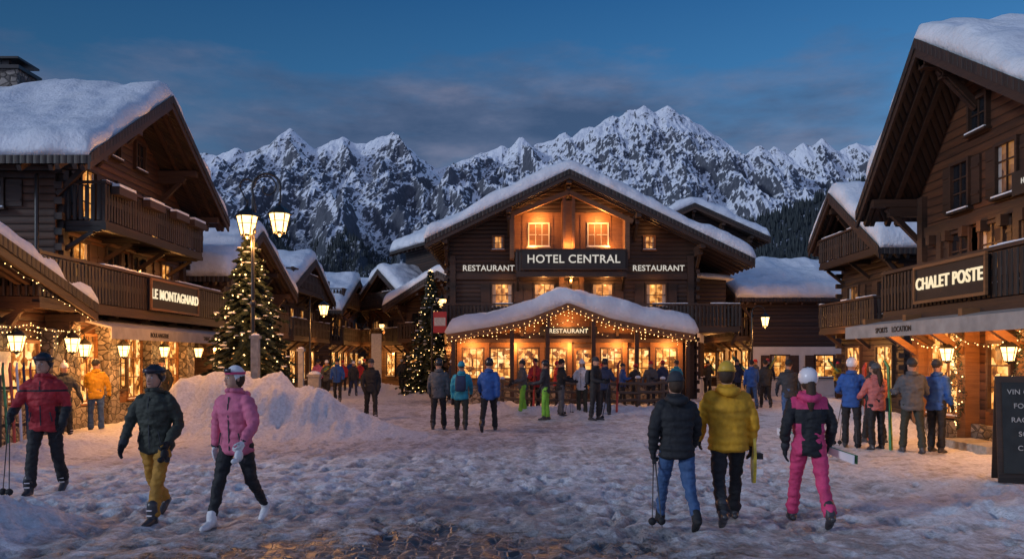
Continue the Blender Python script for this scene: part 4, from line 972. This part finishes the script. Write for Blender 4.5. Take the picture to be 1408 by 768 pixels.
vcob=coord(nt,(1.0,1.0,0.0))
vo=nd(nt,'ShaderNodeTexVoronoi',Scale=8.0,Randomness=.4); vo.feature='DISTANCE_TO_EDGE'; L(nt,vcob,vo.inputs['Vector'])
vc=nd(nt,'ShaderNodeTexVoronoi',Scale=8.0,Randomness=.4); L(nt,vcob,vc.inputs['Vector']); sc_=nt.nodes.new('ShaderNodeSeparateColor'); L(nt,vc.outputs['Color'],sc_.inputs[0])
edge=ramp(nt,vo.outputs[0],[(.03,0.0),(.13,1.0)])
joint=ramp(nt,n3,[(.4,(.08,.08,.085)),(.62,(.26,.26,.28))])
cob=mixc(nt,edge,joint,ramp(nt,sc_.outputs[0],[(.0,(.028,.029,.032)),(1,(.075,.074,.078))]))
c=mixc(nt,math_(nt,'MULTIPLY',dm,.85),snowc,slush); c=mixc(nt,cobm,c,cob); L(nt,c,b.inputs['Base Color'])
rg=ramp(nt,cobm,[(0,.6),(1,.38)]); L(nt,rg,b.inputs['Roughness'])
inv=math_(nt,'SUBTRACT',1.0,cobm)
hh=math_(nt,'ADD',math_(nt,'MULTIPLY',math_(nt,'MULTIPLY',n3,inv),.9),math_(nt,'MULTIPLY',math_(nt,'MULTIPLY',edge,cobm),.5)); hh=math_(nt,'ADD',hh,math_(nt,'MULTIPLY',math_(nt,'MULTIPLY',n5,inv),1.8))
bump(nt,b,hh,.85,.045)
me.materials.append(m); ob=bpy.data.objects.new('snowy_ground',me); scene.collection.objects.link(ob)
print('ground',time.time()-T0,len(V))
# ------------------------------------------------------------------ mountains: crest lines with faces falling away from them
def RW(a,e,d): return (a*d/1150.,d,e*d/1150.)
rd=[(-1104,263),(-804,278),(-604,268),(-470,292),(-429,283),(-404,279),(-376,291),(-364,286),(-335,297),(-318,306),(-304,318),(-292,305),(-272,287),(-258,295),(-234,307),(-215,296),(-200,296),(-180,306),(-164,313),(-150,293),(-142,284),(-120,274),(-104,264),(-84,267),(-54,279),(-34,283),(-14,294),(0,288),(16,306),(30,294),(40,296),(62,303),(76,311),(88,298),(100,318),(112,318),(122,326),(136,338),(146,336),(158,344),(170,343),(181,351),(192,340),(202,344),(214,349),(226,335),(236,336),(248,324),(261,322),(272,306),(284,306),(296,297),(308,286),(318,278),(330,290),(341,295),(352,287),(362,293),(380,283),(400,297),(412,292),(426,303),(440,290),(450,287),(472,297),(496,292),(596,303),(796,313),(1096,273)]
crest=[[RW(a,e,3000) for a,e in rd]]
for sp_ in ([(-404,279,3000),(-380,230,2550),(-330,150,2050)],[(-470,290,3000),(-470,230,2600),(-440,160,2100)],
    [(-304,316,3000),(-290,276,2750),(-240,212,2350),(-205,150,1950),(-190,90,1600)],[(-290,276,2750),(-345,205,2350),(-360,130,1900)],
    [(-234,305,3000),(-222,255,2720),(-160,200,2420),(-140,150,2150)],
    [(-164,311,3000),(-128,264,2700),(-112,205,2380),(-150,150,2050),(-130,90,1700)],
    [(-40,280,3000),(-62,271,2620),(-125,220,2480),(-195,160,2250),(-250,100,1900)],[(-62,271,2620),(-5,225,2480),(40,170,2250),(60,110,1800)],[(-62,271,2620),(-70,200,2250),(-60,130,1900)],
    [(16,304,3000),(42,252,2700),(22,195,2350)],[(76,309,3000),(92,268,2760),(62,208,2450),(80,150,2000)],
    [(136,336,3000),(122,290,2780),(112,240,2520),(90,180,2250)],[(181,349,3000),(190,304,2820),(168,250,2560),(150,190,2250),(170,120,1800)],[(214,347,3000),(246,292,2800),(226,238,2520),(250,175,2150),(240,120,1800)],
    [(272,304,3000),(300,262,2760),(290,205,2400)],[(341,293,3000),(358,250,2740),(345,195,2350)],[(426,301,3000),(428,252,2720),(455,200,2350)],[(496,290,3000),(515,245,2650),(500,200,2300)],
    [(-604,266,3000),(-580,200,2500)],[(600,300,3000),(620,240,2500)]): crest.append([RW(*q) for q in sp_])
gx=np.arange(-2080,2081,5.6); gy=np.arange(1300,3300,6.4); GX,GY=np.meshgrid(gx,gy)
def nzf(fn,shape=GX.shape): return np.array([[fn(x,y) for x in gx] for y in gy])
wx=nzf(lambda x,y: 30*noise.noise(Vector((x/140,y/140,1)))+8*noise.noise(Vector((x/36,y/36,1))))
wy=nzf(lambda x,y: 34*noise.noise(Vector((x/150,y/150,7)))+8*noise.noise(Vector((x/36,y/36,7))))
r1=nzf(lambda x,y: noise.ridged_multi_fractal(Vector((x/190+3.1,y/420,1.7)),.85,2.2,6,1.0,2.1))
r3=nzf(lambda x,y: noise.ridged_multi_fractal(Vector((x/62+5.1,y/170,3.7)),.8,2.2,4,1.0,2.0))
X=GX+wx; Y=GY+wy; Hm=np.full(GX.shape,-500.)
for ci,cl in enumerate(crest):
    for (ax,ay,az),(bx,by,bz) in zip(cl[:-1],cl[1:]):
        dx,dy=bx-ax,by-ay; l2=dx*dx+dy*dy
        XX,YY=(X,Y) if ci else (GX+wx*.35,GY+wy*.35)
        tt=np.clip(((XX-ax)*dx+(YY-ay)*dy)/l2,0,1); D=np.hypot(XX-ax-dx*tt,YY-ay-dy*tt)
        drop=np.where(D<160,(1.02 if ci else .95)*D,(1.02 if ci else .95)*160+(.66 if ci else .58)*(D-160))
        Hm=np.maximum(Hm,az+(bz-az)*tt-drop)
near_c=np.clip(np.abs(GY-3000)/240,0,1)
Z=Hm+(r1-1.2)*(5+56*near_c)+(r3-1.1)*(6+15*near_c)
Z=np.maximum(Z,-20+GY*.02)
MV=np.stack([GX.ravel(),GY.ravel(),Z.ravel()],1)
W=len(gx); idx=np.arange((len(gy)-1)*W).reshape(len(gy)-1,W)[:,:-1].ravel(); F=np.stack([idx,idx+1,idx+1+W,idx+W],1)
me=bpy.data.meshes.new('mountain_range'); me.from_pydata(MV.tolist(),[],F.tolist()); me.polygons.foreach_set('use_smooth',[False]*len(F))
m,nt,b=newmat('mountain_mat'); v=coord(nt,(.01,.01,.01)); ge=nt.nodes.new('ShaderNodeNewGeometry'); sp=nt.nodes.new('ShaderNodeSeparateXYZ'); L(nt,ge.outputs['True Normal'],sp.inputs[0])
ps=nt.nodes.new('ShaderNodeSeparateXYZ'); L(nt,ge.outputs['Position'],ps.inputs[0])
n1=noise_(nt,coord(nt,(.006,.006,.006)),1.2,6,.62); n4=noise_(nt,coord(nt,(.030,.030,.007)),3.2,7,.72)
sl=math_(nt,'ADD',sp.outputs[2],math_(nt,'MULTIPLY',math_(nt,'SUBTRACT',n1,.5),.55)); sl=math_(nt,'ADD',sl,math_(nt,'MULTIPLY',math_(nt,'SUBTRACT',n4,.5),.65))
rock=ramp(nt,sl,[(.55,1.0),(.63,0.0)])
rc=ramp(nt,n4,[(.3,(.035,.044,.062)),(.7,(.13,.14,.17))])
c=mixc(nt,rock,(.84,.87,.92),rc)
tl=math_(nt,'ADD',math_(nt,'DIVIDE',ps.outputs[2],1000.),math_(nt,'MULTIPLY',math_(nt,'SUBTRACT',noise_(nt,v,.5,6,.65),.5),.6))
fm_=ramp(nt,tl,[(.24,1.0),(.37,0.0)]); spk=ramp(nt,noise_(nt,v,22,4,.7),[(.42,0.25),(.58,1.0)])
c=mixc(nt,math_(nt,'MULTIPLY',fm_,spk),c,(.026,.038,.052))
L(nt,c,b.inputs['Base Color']); b.inputs['Roughness'].default_value=.85; bump(nt,b,math_(nt,'ADD',n1,math_(nt,'MULTIPLY',n4,.8)),.45,12.)
me.materials.append(m); ob=bpy.data.objects.new('mountain_range',me); scene.collection.objects.link(ob)
# wooded foothills
fd=[(-1100,210),(-600,200),(-404,165),(-330,168),(-280,140),(-230,120),(-180,100),(-100,95),(0,95),(100,110),(200,140),(300,185),(350,203),(400,225),(450,240),(496,254),(560,275),(650,290),(800,300),(1100,300)]
fx=np.array([a*1.3 for a,_ in fd]); fz=np.array([b_*1.3 for _,b_ in fd])
gx=np.arange(-1300,1301,8.0); gy=np.arange(420,1800,10.0); V=[]
for y in gy:
    for x in gx:
        t=max(0,1-abs(1500-y)/1000) if y<1500 else max(0,1-(y-1500)/500)
        z=np.interp(x,fx,fz)*t**1.1+45*noise.fractal(Vector((x/230,y/230,3)),1,2,5)*math.sin(math.pi*min(.97,t))-12
        V.append((x,y,z))
W=len(gx); idx=np.arange((len(gy)-1)*W).reshape(len(gy)-1,W)[:,:-1].ravel(); F=np.stack([idx,idx+1,idx+1+W,idx+W],1); FV=np.array(V)
me=bpy.data.meshes.new('foothills'); me.from_pydata(V,[],F.tolist()); me.polygons.foreach_set('use_smooth',[True]*len(F))
m,nt,b=newmat('foothill_mat'); v=coord(nt,(.01,.01,.01)); n1=noise_(nt,v,1.3,8,.7)
L(nt,ramp(nt,n1,[(.50,(.03,.038,.045)),(.62,(.45,.48,.55))]),b.inputs['Base Color']); b.inputs['Roughness'].default_value=.9; bump(nt,b,noise_(nt,v,20),.8,6.)
me.materials.append(m); ob=bpy.data.objects.new('foothills',me); scene.collection.objects.link(ob)
rs=np.random.RandomState(3); vs=[];fs=[]
def scatter(GV,n,cond,hmin,hmax):
    pk=rs.randint(0,len(GV),n)
    for i in pk:
        x,y,z=GV[i]
        if not cond(x,y,z): continue
        x+=rs.uniform(-6,6); y+=rs.uniform(-6,6); h=rs.uniform(hmin,hmax); r=h*rs.uniform(.16,.24); o=len(vs)
        a0=rs.rand()*6
        for k in range(5): a=a0+k*1.2566; vs.append((x+r*math.cos(a),y+r*math.sin(a),z-1+h*.08*(k%2)))
        vs.append((x,y,z+h))
        for k in range(5): fs.append((o+k,o+(k+1)%5,o+5))
scatter(FV,50000,lambda x,y,z: y<1560 and z>20 and noise.noise(Vector((x/110,y/110,2)))>-.30 and abs(x)<y*.75,11,21)
scatter(MV,130000,lambda x,y,z: y<2500 and z<330+230*noise.noise(Vector((x/260,y/400,8))) and noise.noise(Vector((x/90,y/160,4)))>-.15 and abs(x)<y*.7,11,20)
me=bpy.data.meshes.new('distant_forest'); me.from_pydata(vs,[],fs); me.materials.append(M['needles_far']); ob=bpy.data.objects.new('distant_forest',me); scene.collection.objects.link(ob)
print('mountains',time.time()-T0,len(vs)//6)
# ------------------------------------------------------------------ world
w=bpy.data.worlds.new('World'); scene.world=w; w.use_nodes=True; nt=w.node_tree; bgn=nt.nodes['Background']
SR=math.radians(215)
sky=nt.nodes.new('ShaderNodeTexSky'); sky.sky_type='NISHITA'; sky.sun_disc=False; sky.sun_elevation=math.radians(1.0); sky.sun_rotation=SR
tc=nt.nodes.new('ShaderNodeTexCoord'); sp=nt.nodes.new('ShaderNodeSeparateXYZ'); L(nt,tc.outputs['Generated'],sp.inputs[0])
g=ramp(nt,sp.outputs[2],[(0.0,(.11,.24,.40)),(.22,(.082,.225,.43)),(.31,(.040,.165,.37)),(.42,(.015,.098,.275)),(1.0,(.022,.08,.21))])
sd=ramp(nt,math_(nt,'ADD',math_(nt,'MULTIPLY',sp.outputs[0],.5),.5),[(.25,.60),(.75,1.25)]); g=mixc(nt,1.0,g,sd,'MULTIPLY')
g=mixc(nt,.04,g,mixc(nt,1.0,sky.outputs[0],(.10,.10,.12),'MULTIPLY'))
mp=nt.nodes.new('ShaderNodeMapping'); mp.inputs['Scale'].default_value=(1.0,1.0,3.4); mp.inputs['Location'].default_value=(.62,.0,.30); L(nt,tc.outputs['Generated'],mp.inputs[0])
cn=noise_(nt,mp.outputs[0],2.3,10,.58); band=ramp(nt,sp.outputs[2],[(.0,.8),(.25,1.0),(.31,.92),(.375,.05),(.6,.0)])
cm=ramp(nt,math_(nt,'ADD',cn,math_(nt,'MULTIPLY',band,.25)),[(.66,0.0),(.84,1.0)])
cc=ramp(nt,noise_(nt,mp.outputs[0],5,7,.62),[(.35,(.048,.082,.165)),(.50,(.085,.120,.215)),(.66,(.165,.185,.285))])
g=mixc(nt,math_(nt,'MULTIPLY',cm,.88),g,cc)
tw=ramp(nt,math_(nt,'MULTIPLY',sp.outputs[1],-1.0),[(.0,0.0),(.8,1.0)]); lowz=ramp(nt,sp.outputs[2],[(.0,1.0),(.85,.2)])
g=mixc(nt,math_(nt,'MULTIPLY',tw,lowz),g,(.50,.53,.76))  # glow added to the unseen sky behind the camera to raise ambient light
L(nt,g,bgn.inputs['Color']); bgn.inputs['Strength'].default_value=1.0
sl_=bpy.data.lights.new('sun','SUN'); sl_.energy=1.3; sl_.angle=math.radians(8); sl_.color=(.76,.85,1.0)
so=bpy.data.objects.new('sun',sl_); scene.collection.objects.link(so); dv=Vector((-.95,-.42,.34)).normalized(); so.rotation_euler=dv.to_track_quat('Z','Y').to_euler()
# ------------------------------------------------------------------ camera
cam=bpy.data.cameras.new('camera'); co=bpy.data.objects.new('camera',cam); scene.collection.objects.link(co)
cam.lens=1150/1408*36; cam.sensor_width=36; cam.shift_y=109/1408; cam.clip_end=20000; cam.clip_start=.1
co.location=(0,0,1.8); co.rotation_euler=(math.pi/2,0,0); scene.camera=co
print('done',time.time()-T0,sum(len(o.data.polygons) for o in scene.objects if o.type=='MESH'))
